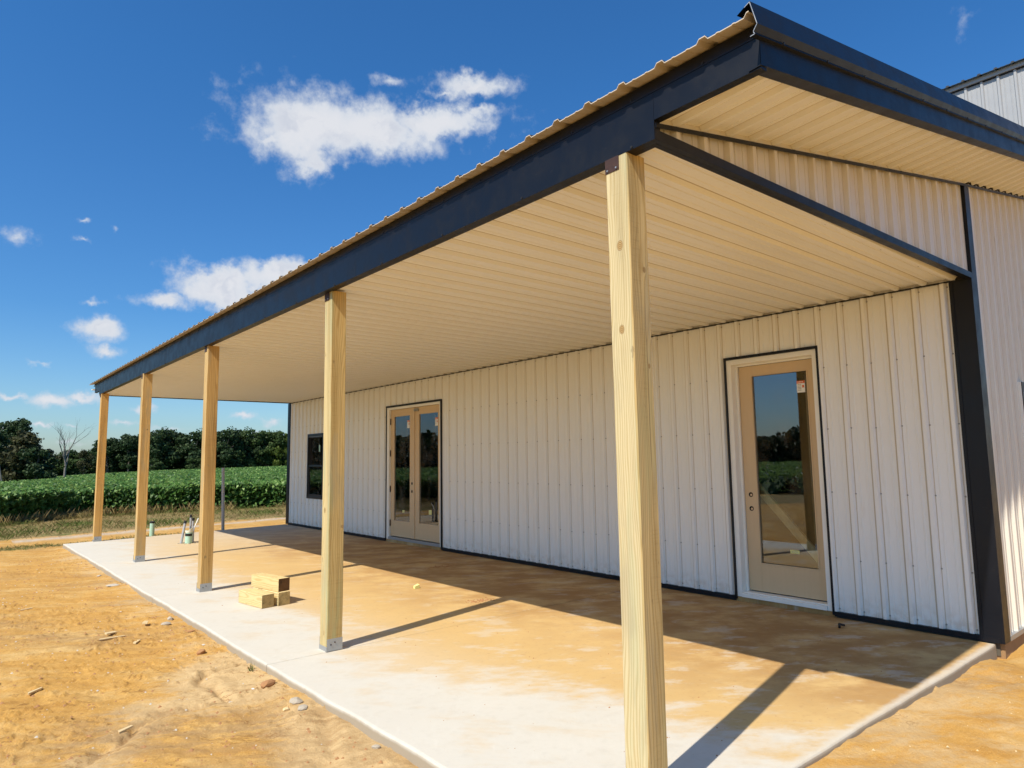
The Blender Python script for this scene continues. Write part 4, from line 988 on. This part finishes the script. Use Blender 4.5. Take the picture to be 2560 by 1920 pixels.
# ================================================================== DEBRIS ON THE GROUND
def rock_mesh(seed, flat=.6):
    import bmesh
    bm = bmesh.new(); bmesh.ops.create_icosphere(bm, subdivisions=2, radius=1); rr = random.Random(seed)
    ax = [Vector((rr.gauss(0, 1), rr.gauss(0, 1), rr.gauss(0, 1))).normalized() for _ in range(9)]; dd_ = [rr.uniform(.55, .95) for _ in ax]
    for v in bm.verts:
        for a, d in zip(ax, dd_):
            q = v.co.dot(a)
            if q > d: v.co -= a*(q-d)
        v.co.z *= flat
    me = bpy.data.meshes.new('rock'); bm.to_mesh(me); bm.free(); return me
def gz(x, y): return float(ground_z(np.array([x], float), np.array([y], float))[0])
ROCKS = [('flat_stone', (-4.94, 8.80), (.13, .09, .05), .5, M_ROCK, 'flat whitish stone lying against the slab edge', 'stone'),
         ('brick_fragment', (-4.95, 4.61), (.055, .05, .05), .9, M_CLOD, 'square reddish brick fragment on the dirt', 'brick fragment'),
         ('concrete_chunk', (-4.83, 2.82), (.075, .06, .05), .7, M_CONCRUB, 'grey concrete chunk beside the slab, nearest the camera', 'rubble'),
         ('concrete_chunk', (-4.84, 2.68), (.06, .05, .04), .7, M_CONCRUB, 'grey concrete chunk just in front of another by the slab', 'rubble'),
         ('sandstone_lump', (-4.92, 2.76), (.04, .035, .025), .7, M_SCRAP, 'small yellow lump next to the grey concrete chunks', 'stone'),
         ('concrete_chunk', (-4.93, 5.96), (.075, .05, .045), .7, M_CONCRUB, 'grey rubble chunk in the middle of the slab edge', 'rubble'),
         ('concrete_chunk', (-4.85, 6.10), (.06, .045, .05), .7, M_CONCRUB, 'grey rubble chunk touching the slab behind another chunk', 'rubble'),
         ('clod', (-4.83, 3.33), (.09, .075, .06), .7, M_CLOD, 'orange earth clod crumbled against the slab', 'clod'),
         ('stone', (-4.86, 4.86), (.045, .03, .02), .6, M_ROCK, 'small pale stone near the slab, past the brick fragment', 'stone'),
         ('stone', (-4.82, 5.42), (.06, .035, .025), .6, M_CLOD, 'small brown stone close to the slab edge', 'stone'),
         ('stone', (-4.90, 10.1), (.06, .05, .03), .6, M_ROCK, 'pale pebble cluster stone far along the slab edge', 'stone'),
         ('stone', (-4.94, 3.34), (.018, .016, .014), .8, M_STICK, 'tiny white pebble on the washed sand', 'stone'),
         ('stone', (-6.37, 4.78), (.045, .04, .03), .7, M_CONCRUB, 'dark stone at the left edge of the picture', 'stone'),
         ('stone', (-4.76, 1.83), (.04, .03, .025), .7, M_CONCRUB, 'small grey stone under the slab lip at the bottom', 'stone')]
for i, (nm, (x, y), s_, fl, mt, lab, cat) in enumerate(ROCKS):
    me = rock_mesh(100+i, fl); me.materials.append(mt); o = link(nm, me, None, (x, y, gz(x, y)+s_[2]*.25), RND.uniform(0, 6), tuple(q*.72 for q in s_)); tag(o, lab, cat, 'loose rubble on the dirt')
SCR = [((-5.43, 5.90), .11, .05, .4, 'blocky pale wood scrap on the dirt'), ((-5.45, 5.72), .26, .025, .35, 'long thin pale wood splinter in front of the blocky scrap'),
       ((-5.29, 5.45), .09, .03, .9, 'small pale wood chip nearest the blocky scrap'), ((-5.09, 6.08), .10, .05, 1.2, 'whitish wood chip between the scraps and the slab'),
       ((-6.16, 4.36), .13, .018, .75, 'thin pale stick on the dirt at the lower left'), ((-5.80, 3.12), .10, .022, .5, 'pale chip beside the eroded gully'),
       ((-5.95, 7.9), .12, .02, .2, 'pale splinter far out on the dirt at left')]
for (x, y), ln, wd, an, lab in SCR:
    mb = MB(); h = .012
    mb.hexa([(-ln/2, -wd/2, 0), (ln/2, -wd/3, 0), (ln/2*.9, wd/3, 0), (-ln/2*.8, wd/2, 0), (-ln/2, -wd/2, h), (ln/2, -wd/3, h*.8), (ln/2*.9, wd/3, h), (-ln/2*.8, wd/2, h*1.2)])
    o = mb.build('wood_scrap', M_SCRAP, loc=(x, y, gz(x, y)+.004)); o.rotation_euler = (RND.uniform(-.1, .1), RND.uniform(-.1, .1), an); tag(o, lab, 'wood scrap', 'wood scraps on the dirt')
# on the slab
mb = MB(); mb.hexa([(-.035, -.025, 0), (.035, -.02, 0), (.03, .025, .0), (-.03, .02, 0), (-.035, -.025, .03), (.035, -.02, .045), (.03, .025, .05), (-.03, .02, .03)])
tag(mb.build('paper_scrap', M_STICKY, loc=(-2.2, 5.51, .002)), 'small yellowish scrap on the sunlit slab', 'scrap')
mb = MB()
for p0, p1 in zip([(-.05, 0, .012), (-.01, .02, .03), (.05, .0, .014)][:-1], [(-.05, 0, .012), (-.01, .02, .03), (.05, .0, .014)][1:]): mb.tube(p0, p1, .012, .010, 8)
tag(mb.build('bent_offcut', M_TAPE, loc=(-.379, 1.13, .0)), 'dark bent metal offcut on the shaded slab near the corner', 'scrap')
# heap of dirt crumbs on the slab where the second post's shadow ends
def crumbs(name, cx, cy, n, sx, sy, smin, smax, mt, lab, zf=lambda x, y: 0., seed=5):
    r = np.random.default_rng(seed); X = cx+r.normal(0, sx, n); Y = cy+r.normal(0, sy, n); S = r.uniform(smin, smax, n)*r.uniform(.5, 1, n)
    Z = zf(X, Y)
    B = np.array([(1, 0, 0), (-.4, .9, 0), (-.6, -.8, 0), (.05, 0, .9)], float)
    ang = r.uniform(0, 6.28, n); c, s = np.cos(ang), np.sin(ang)
    V = np.stack([(B[None, :, 0]*c[:, None]-B[None, :, 1]*s[:, None])*S[:, None]+X[:, None], (B[None, :, 0]*s[:, None]+B[None, :, 1]*c[:, None])*S[:, None]+Y[:, None], B[None, :, 2]*S[:, None]+(Z+.0005)[:, None] if hasattr(Z, 'shape') else np.broadcast_to(B[None, :, 2]*S[:, None]+.0005, (n, 4))], -1).reshape(-1, 3)
    F = (np.array([(0, 1, 3), (1, 2, 3), (2, 0, 3)])[None]+np.arange(n)[:, None, None]*4).reshape(-1, 3)
    return tag(link(name, np_mesh(name, V, F, [mt])), lab, kind='stuff')
crumbs('dirt_crumbs', -2.05, 4.37, 90, .09, .05, .006, .022, M_CLOD, 'dark crumbs of earth on the slab at the shadow edge')
crumbs('dirt_crumbs', -1.04, 6.73, 60, .14, .05, .006, .02, M_CLOD, 'crumbs of earth on the shaded slab', seed=6)
r_ = np.random.default_rng(8)
def scatter(name, n, x0, x1, y0, y1, smin, smax, mt, lab, zf, seed):
    r = np.random.default_rng(seed); X = r.uniform(x0, x1, n); Y = y0+(y1-y0)*r.random(n)**1.5; S = smin+(smax-smin)*r.random(n)**4
    Z = zf(X, Y); B = np.array([(1, 0, 0), (-.4, .9, 0), (-.6, -.8, 0), (.05, 0, .8)], float); ang = r.uniform(0, 6.28, n); c, s = np.cos(ang), np.sin(ang)
    V = np.stack([(B[None, :, 0]*c[:, None]-B[None, :, 1]*s[:, None])*S[:, None]+X[:, None], (B[None, :, 0]*s[:, None]+B[None, :, 1]*c[:, None])*S[:, None]+Y[:, None], B[None, :, 2]*S[:, None]+Z[:, None]], -1).reshape(-1, 3)
    F = (np.array([(0, 1, 3), (1, 2, 3), (2, 0, 3)])[None]+np.arange(n)[:, None, None]*4).reshape(-1, 3)
    return tag(link(name, np_mesh(name, V, F, [mt])), lab, kind='stuff')
scatter('gravel_crumbs', 4200, -7.4, -4.76, .8, 13, .003, .020, M_CLOD, 'fine earth crumbs over the dirt', lambda x, y: ground_z(x, y)-.001, 21)
scatter('gravel_crumbs', 1200, -7.4, -4.76, .8, 13, .003, .014, M_ROCK, 'fine pale grit over the dirt', lambda x, y: ground_z(x, y)-.001, 22)
scatter('gravel_crumbs', 1800, -4.6, 2.5, -2.2, -.03, .003, .012, M_SCRAP, 'fine chips on the sand at the near end', lambda x, y: ground_z(x, y)-.001, 23)
scatter('gravel_crumbs', 420, -4.4, -.1, .3, 9, .002, .009, M_CLOD, 'fine earth crumbs on the slab', lambda x, y: np.full(x.shape, .0003), 24)

# ================================================================== LEAVES, GRASS, CROP, TREES
def leaves(C, size, N, r, asp=.62, fold=.25, droop=.3):
    """kite-shaped folded leaves: C centres (n,3), N preferred normals (n,3)"""
    n = len(C); N = N/np.linalg.norm(N, axis=1, keepdims=True)
    a = r.normal(size=(n, 3)); T = a-N*(a*N).sum(1, keepdims=True); T /= np.linalg.norm(T, axis=1, keepdims=True); B = np.cross(N, T)
    s = size[:, None]
    v0 = C-T*s*.5; v2 = C+T*s*.5-np.array([0, 0, 1])*s*droop*.4; v1 = C-T*s*.08+B*s*asp*.5+N*s*fold*.3; v3 = C-T*s*.08-B*s*asp*.5+N*s*fold*.3
    V = np.stack([v0, v1, v2, v3], 1).reshape(-1, 3); F = np.arange(4*n).reshape(n, 4); return V, F
def join(parts):
    Vs, Fs, As, o = [], [], [], 0
    for V, F, A in parts: Vs.append(V); Fs.append(F+o); As.append(A); o += len(V)
    return np.concatenate(Vs), np.concatenate(Fs), np.concatenate(As)
def canopy_top(x, y):
    d = field_dist(x, y)
    row = .5+.5*np.cos((d)*2*np.pi/.76)
    return base_z(x, y)+.05+ (.90+fbm(x, y, .5, 3)*.22+fbm(x, y, 2.2, 2)*.16+.05*row)*np.clip(.80+d/.7, 0, 1)
def soy(n, sample, smin, smax, seed, depth=.35):
    r = np.random.default_rng(seed); x, y = sample(r, n); d = field_dist(x, y); k = (d > .05); x, y, d = x[k], y[k], d[k]; n = len(x)
    top = canopy_top(x, y); bz = base_z(x, y)
    u = r.random(n)**1.5
    full = np.clip(1-(d-.1)/1.2, 0, 1)
    z = top - u*(depth+(top-bz-depth-.03)*full) + r.normal(0, .03, n)
    N = r.normal(size=(n, 3))*.55+np.array([-.25, -.1, .8])
    N[:, 1] -= full*.5; N[:, 0] -= full*.55
    S = r.uniform(smin, smax, n); V, F = leaves(np.stack([x, y, z], 1), S, N, r)
    rn = np.clip(.34+r.normal(0, .18, n)+fbm(x, y, .8, 2)*.5, 0, 1); rn = np.where(r.random(n) < .13, r.uniform(.65, 1, n), rn)
    return V, F, np.repeat(rn, 4)
def wedge(d0, d1, a0, a1):
    def f(r, n):
        D_ = np.sqrt(r.uniform(d0**2, d1**2, n)); A = np.radians(r.uniform(a0, a1, n)); return CAM.x+D_*np.sin(A), CAM.y+D_*np.cos(A)
    return f
def along_edge(depth, s0, s1):
    P = FBn; L = np.r_[0, np.cumsum(np.hypot(*np.diff(P, axis=0).T))]
    def f(r, n):
        s = r.uniform(s0, s1, n); x = np.interp(s, L, P[:, 0]); y = np.interp(s, L, P[:, 1]); i = np.clip(np.searchsorted(L, s)-1, 0, len(P)-2)
        t = P[i+1]-P[i]; t = t/np.linalg.norm(t, axis=1, keepdims=True); nx_, ny_ = t[:, 1], -t[:, 0]
        q = depth*r.random(n)
        return x+nx_*q, y+ny_*q
    return f
parts = [soy(46000, along_edge(1.5, 44, 72), .12, .20, 1), soy(120000, wedge(24, 46, -1.5, 27), .12, .19, 2), soy(80000, wedge(44, 80, -.5, 26), .16, .25, 3), soy(75000, wedge(78, 215, -.5, 25), .22, .42, 4),
         soy(22000, along_edge(4, 72, 112), .13, .2, 5), soy(30000, wedge(28, 60, -75, -3), .2, .3, 6), soy(16000, wedge(58, 140, -80, -3), .4, .6, 7)]
V, F, A = join(parts)
nl = len(F)
# dark under-canopy sheet, shade painted in its colour, so that no soil shines through
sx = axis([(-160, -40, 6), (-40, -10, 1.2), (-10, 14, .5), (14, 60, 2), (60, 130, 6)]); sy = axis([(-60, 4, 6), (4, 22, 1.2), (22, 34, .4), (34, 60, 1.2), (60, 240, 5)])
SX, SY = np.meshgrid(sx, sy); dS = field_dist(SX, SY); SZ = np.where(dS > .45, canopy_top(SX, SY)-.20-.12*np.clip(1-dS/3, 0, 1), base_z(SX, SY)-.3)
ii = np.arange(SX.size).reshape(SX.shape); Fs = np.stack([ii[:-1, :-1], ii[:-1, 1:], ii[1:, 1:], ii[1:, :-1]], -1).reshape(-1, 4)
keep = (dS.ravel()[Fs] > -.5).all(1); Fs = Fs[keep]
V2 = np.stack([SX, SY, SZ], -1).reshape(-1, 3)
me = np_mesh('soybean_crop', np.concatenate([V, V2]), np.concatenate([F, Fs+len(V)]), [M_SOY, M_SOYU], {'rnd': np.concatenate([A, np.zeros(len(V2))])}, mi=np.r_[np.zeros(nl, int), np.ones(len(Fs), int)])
tag(link('soybean_crop', me), 'green soybean crop filling the field beyond the verge', kind='stuff')

# verge grass: dry straw with green tufts
def blades(X, Y, h, wd, lean, rn, r):
    n = len(X); Z = ground_z(X, Y, False)-.01; a = r.uniform(0, 6.28, n); lx, ly = np.cos(a)*lean*h, np.sin(a)*lean*h; b = r.uniform(0, 6.28, n); wx, wy = np.cos(b)*wd, np.sin(b)*wd
    V = np.stack([np.stack([X-wx, Y-wy, Z], 1), np.stack([X+wx, Y+wy, Z], 1), np.stack([X+lx*.45+wx*.7, Y+ly*.45+wy*.7, Z+h*.6], 1), np.stack([X+lx, Y+ly, Z+h], 1)], 1).reshape(-1, 3)
    return V, np.arange(4*n).reshape(n, 4), np.repeat(rn, 4)
r = np.random.default_rng(33)
def vmask(X, Y):
    d = field_dist(X, Y); t = Y-(18.2+.19*(X+2.4)); return np.clip((d+7.2+fbm(X, Y, .35, 3)*3)/2., 0, 1)*(d < .5)*(1-np.exp(-((t+.5)/.9)**2)*.92)
bp = []
n = 60000; X = r.uniform(-16, 9, n); Y = r.uniform(12, 27.5, n); k = (r.random(n) < vmask(X, Y)) & ((Y > 16.2) | (X < -6)); X, Y = X[k], Y[k]
d = field_dist(X, Y); gr = np.clip(fbm(X, Y, .55, 3)*3.4+.1, 0, 1)
bp.append(blades(X, Y, r.uniform(.03, .10, len(X))*(1+gr), r.uniform(.003, .007, len(X)), r.uniform(.4, 1.4, len(X)), np.clip(.75-gr*.75+r.normal(0, .12, len(X)), 0, 1), r))
n = 9000; s_ = along_edge(-.9, 40, 80)(r, n); X, Y = s_; kk = fbm(X, Y, .9, 3) > .04; X, Y = X[kk], Y[kk]
bp.append(blades(X, Y, r.uniform(.06, .26, len(X)), r.uniform(.003, .006, len(X)), r.uniform(.3, 1.3, len(X)), r.uniform(.5, 1, len(X)), r))
# thin strip of green at the end of the slab
n = 5200; X = r.uniform(-9, -2.0, n); Y = 15.75+.18*(X+4.5)+r.normal(0, .30, n); k = (fbm(X, Y, 1.3, 3) > -.05) & (Y > 15.0+.132*(X+1)); X, Y = X[k], Y[k]
n = 2600; s_ = along_edge(.5, 46, 72)(r, n); X, Y = s_[0], s_[1]-.35; kk = fbm(X, Y, .7, 2) > .02; X, Y2 = X[kk], Y[kk]
bp.append(blades(X, Y2, r.uniform(.15, .42, len(X)), r.uniform(.003, .006, len(X)), r.uniform(.2, .8, len(X)), r.uniform(.75, 1, len(X)), r))
n = 5200; X = r.uniform(-9, -2.0, n); Y = 15.75+.18*(X+4.5)+r.normal(0, .30, n); k = (fbm(X, Y, 1.3, 3) > -.05) & (Y > 15.0+.132*(X+1)); X, Y = X[k], Y[k]
bp.append(blades(X, Y, r.uniform(.02, .07, len(X)), r.uniform(.003, .006, len(X)), r.uniform(.3, 1.2, len(X)), np.clip(r.normal(.28, .2, len(X)), 0, 1), r))
V, F, A = join(bp)
tag(link('verge_grass', np_mesh('verge_grass', V, F, [M_GRASS], {'rnd': A})), 'dry straw and green grass on the verge before the crop', kind='stuff')
# single weed tuft growing at the slab edge
n = 22; X = -4.80+r.normal(0, .012, n); Y = 3.80+r.normal(0, .018, n); V, F, A = blades(X, Y, r.uniform(.03, .085, n), np.full(n, .003), r.uniform(.1, .6, n), np.full(n, .05), r)
tag(link('grass_tuft', np_mesh('grass_tuft', V, F, [M_GRASS], {'rnd': A})), 'single green grass tuft at the slab edge near the second post', 'grass tuft')

# ---- trees
def branch_mesh(mb, p, d, L, rad, depth, rr, spread=.6, kids=3, tips=None, n=6):
    q = p; dirn = d.normalized(); segs = 3
    for k in range(segs):
        nd = (dirn+Vector((rr.gauss(0, .12), rr.gauss(0, .12), rr.gauss(.03, .08)))).normalized(); e = q+nd*(L/segs); r0 = rad*(1-.45*k/segs); r1 = rad*(1-.45*(k+1)/segs)
        mb.tube(q, e, r0, r1, n, cap=False); q, dirn = e, nd
        if depth > 0 and k >= 1:
            for _ in range(kids if k == segs-1 else max(1, kids-1)):
                a = dirn.orthogonal().normalized(); a.rotate(Matrix.Rotation(rr.uniform(0, 6.28), 3, dirn).to_quaternion())
                branch_mesh(mb, q, (dirn+a*rr.uniform(spread*.6, spread*1.3)).normalized(), L*rr.uniform(.5, .78), r1*.62, depth-1, rr, spread, kids, tips, max(4, n-1))
    if tips is not None: tips.append(q)
def make_tree(seed, H, R, base, leafn, lsize, trunk_r, lobes=16):
    """returns (trunk mesh, crown arrays): tapered trunk with limbs, crown of leaf clumps on uneven lobes"""
    rr = random.Random(seed); r = np.random.default_rng(seed); mb = MB(); tips = []
    mb.tube((0, 0, -.6), (0, 0, H*.25), trunk_r*1.25, trunk_r, 8, cap=False)
    branch_mesh(mb, Vector((0, 0, H*.25)), Vector((rr.uniform(-.1, .1), rr.uniform(-.1, .1), 1)), H*.36, trunk_r*.95, 1, rr, .8, 3, tips)
    Cs = []
    for k in range(lobes):
        t = rr.random(); z = base+(H-base)*(.08+.84*t); rad_here = R*math.sin(math.pi*min(1, .16+.74*t))**.7
        a = rr.uniform(0, 6.28); q = rad_here*rr.uniform(.25, .85); lr = R*rr.uniform(.16, .46)
        Cs.append((q*math.cos(a), q*math.sin(a), z, lr))
    Cs += [(rr.uniform(-.3, .3)*R, rr.uniform(-.3, .3)*R, H-.22*R, R*.22), (rr.uniform(-.5, .5)*R, rr.uniform(-.4, .4)*R, H-.42*R, R*.2)]; Cs = np.array(Cs)
    pick = r.choice(len(Cs), leafn, p=Cs[:, 3]**2/np.sum(Cs[:, 3]**2)); dirs = r.normal(size=(leafn, 3)); dirs /= np.linalg.norm(dirs, axis=1, keepdims=True)
    rad = Cs[pick, 3]*(.55+.5*r.random(leafn)**.6)*(1+.22*np.sin(dirs[:, 0]*7+pick)+.18*np.sin(dirs[:, 2]*9+pick*2))
    C = Cs[pick, :3]+dirs*rad[:, None]*np.array([1, 1, .82])
    keep = C[:, 2] > base*.5; C, dirs = C[keep], dirs[keep]; n = len(C)
    N = dirs+r.normal(size=(n, 3))*.6; V, F = leaves(C, r.uniform(.6, 1.3, n)*lsize, N, r, .75, .3)
    rn = np.clip(.37+.25*r.normal(size=n)+.12*np.sin(pick[keep]*1.7), 0, 1)
    return mb, V, F, np.repeat(rn, 4)
TREE = {}
for key, seed, H, R, base, ln, ls, tr in (('a', 1, 10, 4.2, 1.2, 5200, .55, .26), ('b', 2, 11, 3.6, 1.6, 4600, .55, .24), ('c', 3, 9, 4.4, .9, 5200, .55, .25), ('d', 4, 10.5, 3.2, 2.0, 3600, .5, .2), ('e', 5, 6, 3.0, .4, 3000, .45, .14), ('f', 6, 9.5, 3.0, 2.2, 2000, .45, .18)):
    mb, V, F, A = make_tree(seed, H, R, base, ln, ls, tr)
    tm = bpy.data.meshes.new('trunk'); tm.from_pydata(mb.v, [], mb.f); tm.materials.append(M_BARK); tm.update()
    TREE[key] = (tm, V, F, A, {}, H)
def tree(name, key, az, dist, height, lab, group, matl, wide=1., cat='tree'):
    wide *= RND.uniform(.82, 1.12)
    tm, V, F, A, cache, H = TREE[key]
    if matl.name not in cache: cache[matl.name] = np_mesh('crown', V, F, [matl], {'rnd': A})
    x, y = CAM.x+dist*math.sin(math.radians(az)), CAM.y+dist*math.cos(math.radians(az)); z = float(base_z(np.array([x]), np.array([y]))[0])
    e = empty(name, (x, y, z)); s = height/H; e.scale = (s*wide, s*wide, s); e.rotation_euler.z = RND.uniform(0, 6.28); tag(e, lab, cat, group)
    link('trunk', tm, e); link('crown', cache[matl.name], e); return e
def H_for(az, dist, el):
    x, y = CAM.x+dist*math.sin(math.radians(az)), CAM.y+dist*math.cos(math.radians(az)); z = float(base_z(np.array([x]), np.array([y]))[0])
    return CAM.z+dist*math.tan(math.radians(el))-z
# big dark trees at the left edge
tree('oak_tree', 'a', 2.0, 112, H_for(2.0, 112, 2.7), 'dark tree cut by the left edge of the picture', 'dark trees at the left', M_TREED, 1.15)
tree('oak_tree', 'b', 3.5, 118, H_for(3.5, 118, 3.25), 'tallest dark tree of the left clump, with a ragged top', 'dark trees at the left', M_TREED, .9)
tree('oak_tree', 'c', 4.0, 108, H_for(4.0, 108, 2.1), 'brownish dark tree at the right of the left clump', 'dark trees at the left', M_TREEB, 1.15)
tree('oak_tree', 'e', 4.75, 105, H_for(4.75, 105, 1.15), 'low dark tree spreading out from the left clump towards the dead tree', 'dark trees at the left', M_TREED, 1.1)
# distant low trees in the gap
for az, el, k, mt_, lab in ((5.3, .75, 'c', M_TREEG, 'low distant tree directly right of the left clump'), (5.9, .62, 'a', M_TREEB, 'low brownish tree left of the bare dead tree'), (6.55, .95, 'c', M_TREEG, 'low rounded tree behind the bare dead tree'),
                            (7.15, .7, 'e', M_TREEY, 'low yellowish tree right of the bare dead tree'), (7.7, .95, 'a', M_TREEG, 'low tree behind the pale half-bare tree'), (8.4, 1.05, 'b', M_TREEG, 'low tree beside the farthest porch post')):
    tree('low_tree', k, az, 200, H_for(az, 200, el), lab, 'low trees in the gap', mt_, 1.5)
tree('thin_tree', 'f', 7.55, 170, H_for(7.55, 170, 1.0), 'pale half-bare tree between the dead tree and the farthest post', None, M_TREEB, .8)
# the dark wood
ORD = ['first', 'second', 'third', 'fourth', 'fifth', 'sixth', 'seventh', 'eighth', 'ninth', 'tenth', 'eleventh', 'twelfth', 'thirteenth']
WOOD = [(9.0, 1.95, 'b'), (9.7, 1.75, 'd'), (10.3, 2.15, 'b'), (10.95, 2.1, 'a'), (11.6, 2.2, 'c'), (12.4, 2.42, 'a'), (13.2, 2.3, 'c'), (13.9, 2.35, 'b'), (14.7, 2.3, 'a'), (15.4, 2.25, 'c'), (16.1, 2.5, 'b'), (16.9, 2.45, 'a'), (17.6, 2.3, 'c')]
for i, (az, el, k) in enumerate(WOOD):
    tree('wood_tree', k, az, 178+6*math.sin(i*2.1), H_for(az, 178, el), 'dark broadleaf tree, %s from the left in the dark wood behind the crop' % ORD[i], 'trees of the dark wood', M_TREED, 1.12)
RW = [(18.2, 2.5, 'a', M_TREEG, 'mid green tree where the dark wood turns lighter'), (18.9, 2.25, 'd', M_TREED, 'narrow dark tree among the lighter green ones'), (19.5, 2.5, 'b', M_TREEG, 'tall mid green tree near the wall corner'), (20.1, 2.35, 'f', M_TREEG, 'thin-crowned green tree near the wall corner'),
      (20.6, 2.5, 'b', M_TREEG, 'tall green tree behind the yellow-green one'), (21.1, 2.0, 'c', M_TREEY, 'yellow-green tree beside the far wall corner'), (22.0, 2.2, 'a', M_TREEY, 'yellow-green tree partly behind the building'), (19.9, 1.2, 'e', M_TREEG, 'low green tree in front of the lighter wood')]
for az, el, k, mt_, lab in RW: tree('wood_tree', k, az, 176, H_for(az, 176, el), lab, 'lighter trees of the wood', mt_, 1.1)
for az, lab in ((11.9, 'small bush at the foot of the wood, left one'), (14.6, 'small bush at the foot of the wood, middle one'), (15.3, 'small bush at the foot of the wood by the middle post')):
    tree('bush', 'e', az, 165, H_for(az, 165, .35), lab, 'bushes at the foot of the wood', M_TREEG, 1.1, 'bush')
# undergrowth closing the wood below the crowns, and the woods outside the picture (seen mirrored in the glass)
def thicket(name, spec, seed, matl, lab):
    r = np.random.default_rng(seed); pv = []
    for az0, az1, dist, el0, el1, n, ls in spec:
        A_ = r.uniform(az0, az1, n); D_ = dist+r.uniform(0, 14, n); x = CAM.x+D_*np.sin(np.radians(A_)); y = CAM.y+D_*np.cos(np.radians(A_)); bz = base_z(x, y)
        top = CAM.z+D_*np.tan(np.radians(np.interp(A_, [az0, az1], [el0, el1])))+fbm(A_*1.4, D_*.06, 1, 5)*4.5
        z = bz+(top-bz)*r.random(n)**.8; N = r.normal(size=(n, 3))+np.array([-.4, -.6, .5]); V, F = leaves(np.stack([x, y, z], 1), r.uniform(.6, 1.3, n)*ls, N, r, .8)
        pv.append((V, F, np.repeat(np.clip(r.normal(.3, .22, n), 0, 1), 4)))
    V, F, A = join(pv); return tag(link(name, np_mesh(name, V, F, [matl], {'rnd': A})), lab, kind='stuff')
thicket('undergrowth', [(8.6, 18, 182, 1.2, 1.4, 12000, .9), (18, 23, 182, 1.3, 1.3, 4500, .8), (4.8, 8.8, 196, .25, .35, 4000, .8), (-.5, 5.2, 112, .6, .4, 5000, .6)], 41, M_TREED, 'dark undergrowth at the foot of the woods')
thicket('far_wood', [(-85, -45, 120, 1.5, 1.9, 14000, 1.1), (-45, -2, 122, 2.1, 2.3, 15000, 1.1), (-130, -85, 150, 1.6, 1.8, 6000, 1.3)], 43, M_TREED, 'wood on the far side of the field')
# bare dead tree
rr = random.Random(12); mb = MB(); L = H_for(6.4, 130, 2.15)
mb.tube((0, 0, -.6), (.05, 0, L*.32), .20, .15, 8, cap=False)
for k in range(6):
    a = k*1.05+.3; branch_mesh(mb, Vector((.05, 0, L*(.30+.05*k))), Vector((math.cos(a)*.42, math.sin(a)*.42, 1)), L*.42, .10, 2, rr, .42, 2, None, 5)
x, y = CAM.x+130*math.sin(math.radians(6.4)), CAM.y+130*math.cos(math.radians(6.4))
tag(mb.build('dead_tree', M_DEAD, loc=(x, y, float(base_z(np.array([x]), np.array([y]))[0]))), 'bare grey dead tree standing alone against the sky', 'tree')
rr = random.Random(15); mb = MB(); mb.tube((0, 0, -.5), (-.5, .2, 4.2), .12, .06, 6, cap=False); mb.tube((.45, 0, -.5), (-.25, .2, 4.0), .09, .05, 6, cap=False)
branch_mesh(mb, Vector((-.5, .2, 4.2)), Vector((-.1, 0, 1)), 2.5, .06, 1, rr, .4, 2, None, 5)
x, y = CAM.x+100*math.sin(math.radians(2.75)), CAM.y+100*math.cos(math.radians(2.75))
tag(mb.build('bare_trunk', M_DEAD, loc=(x, y, float(base_z(np.array([x]), np.array([y]))[0]))), 'pale bare trunks at the left edge in front of the dark trees', 'tree')
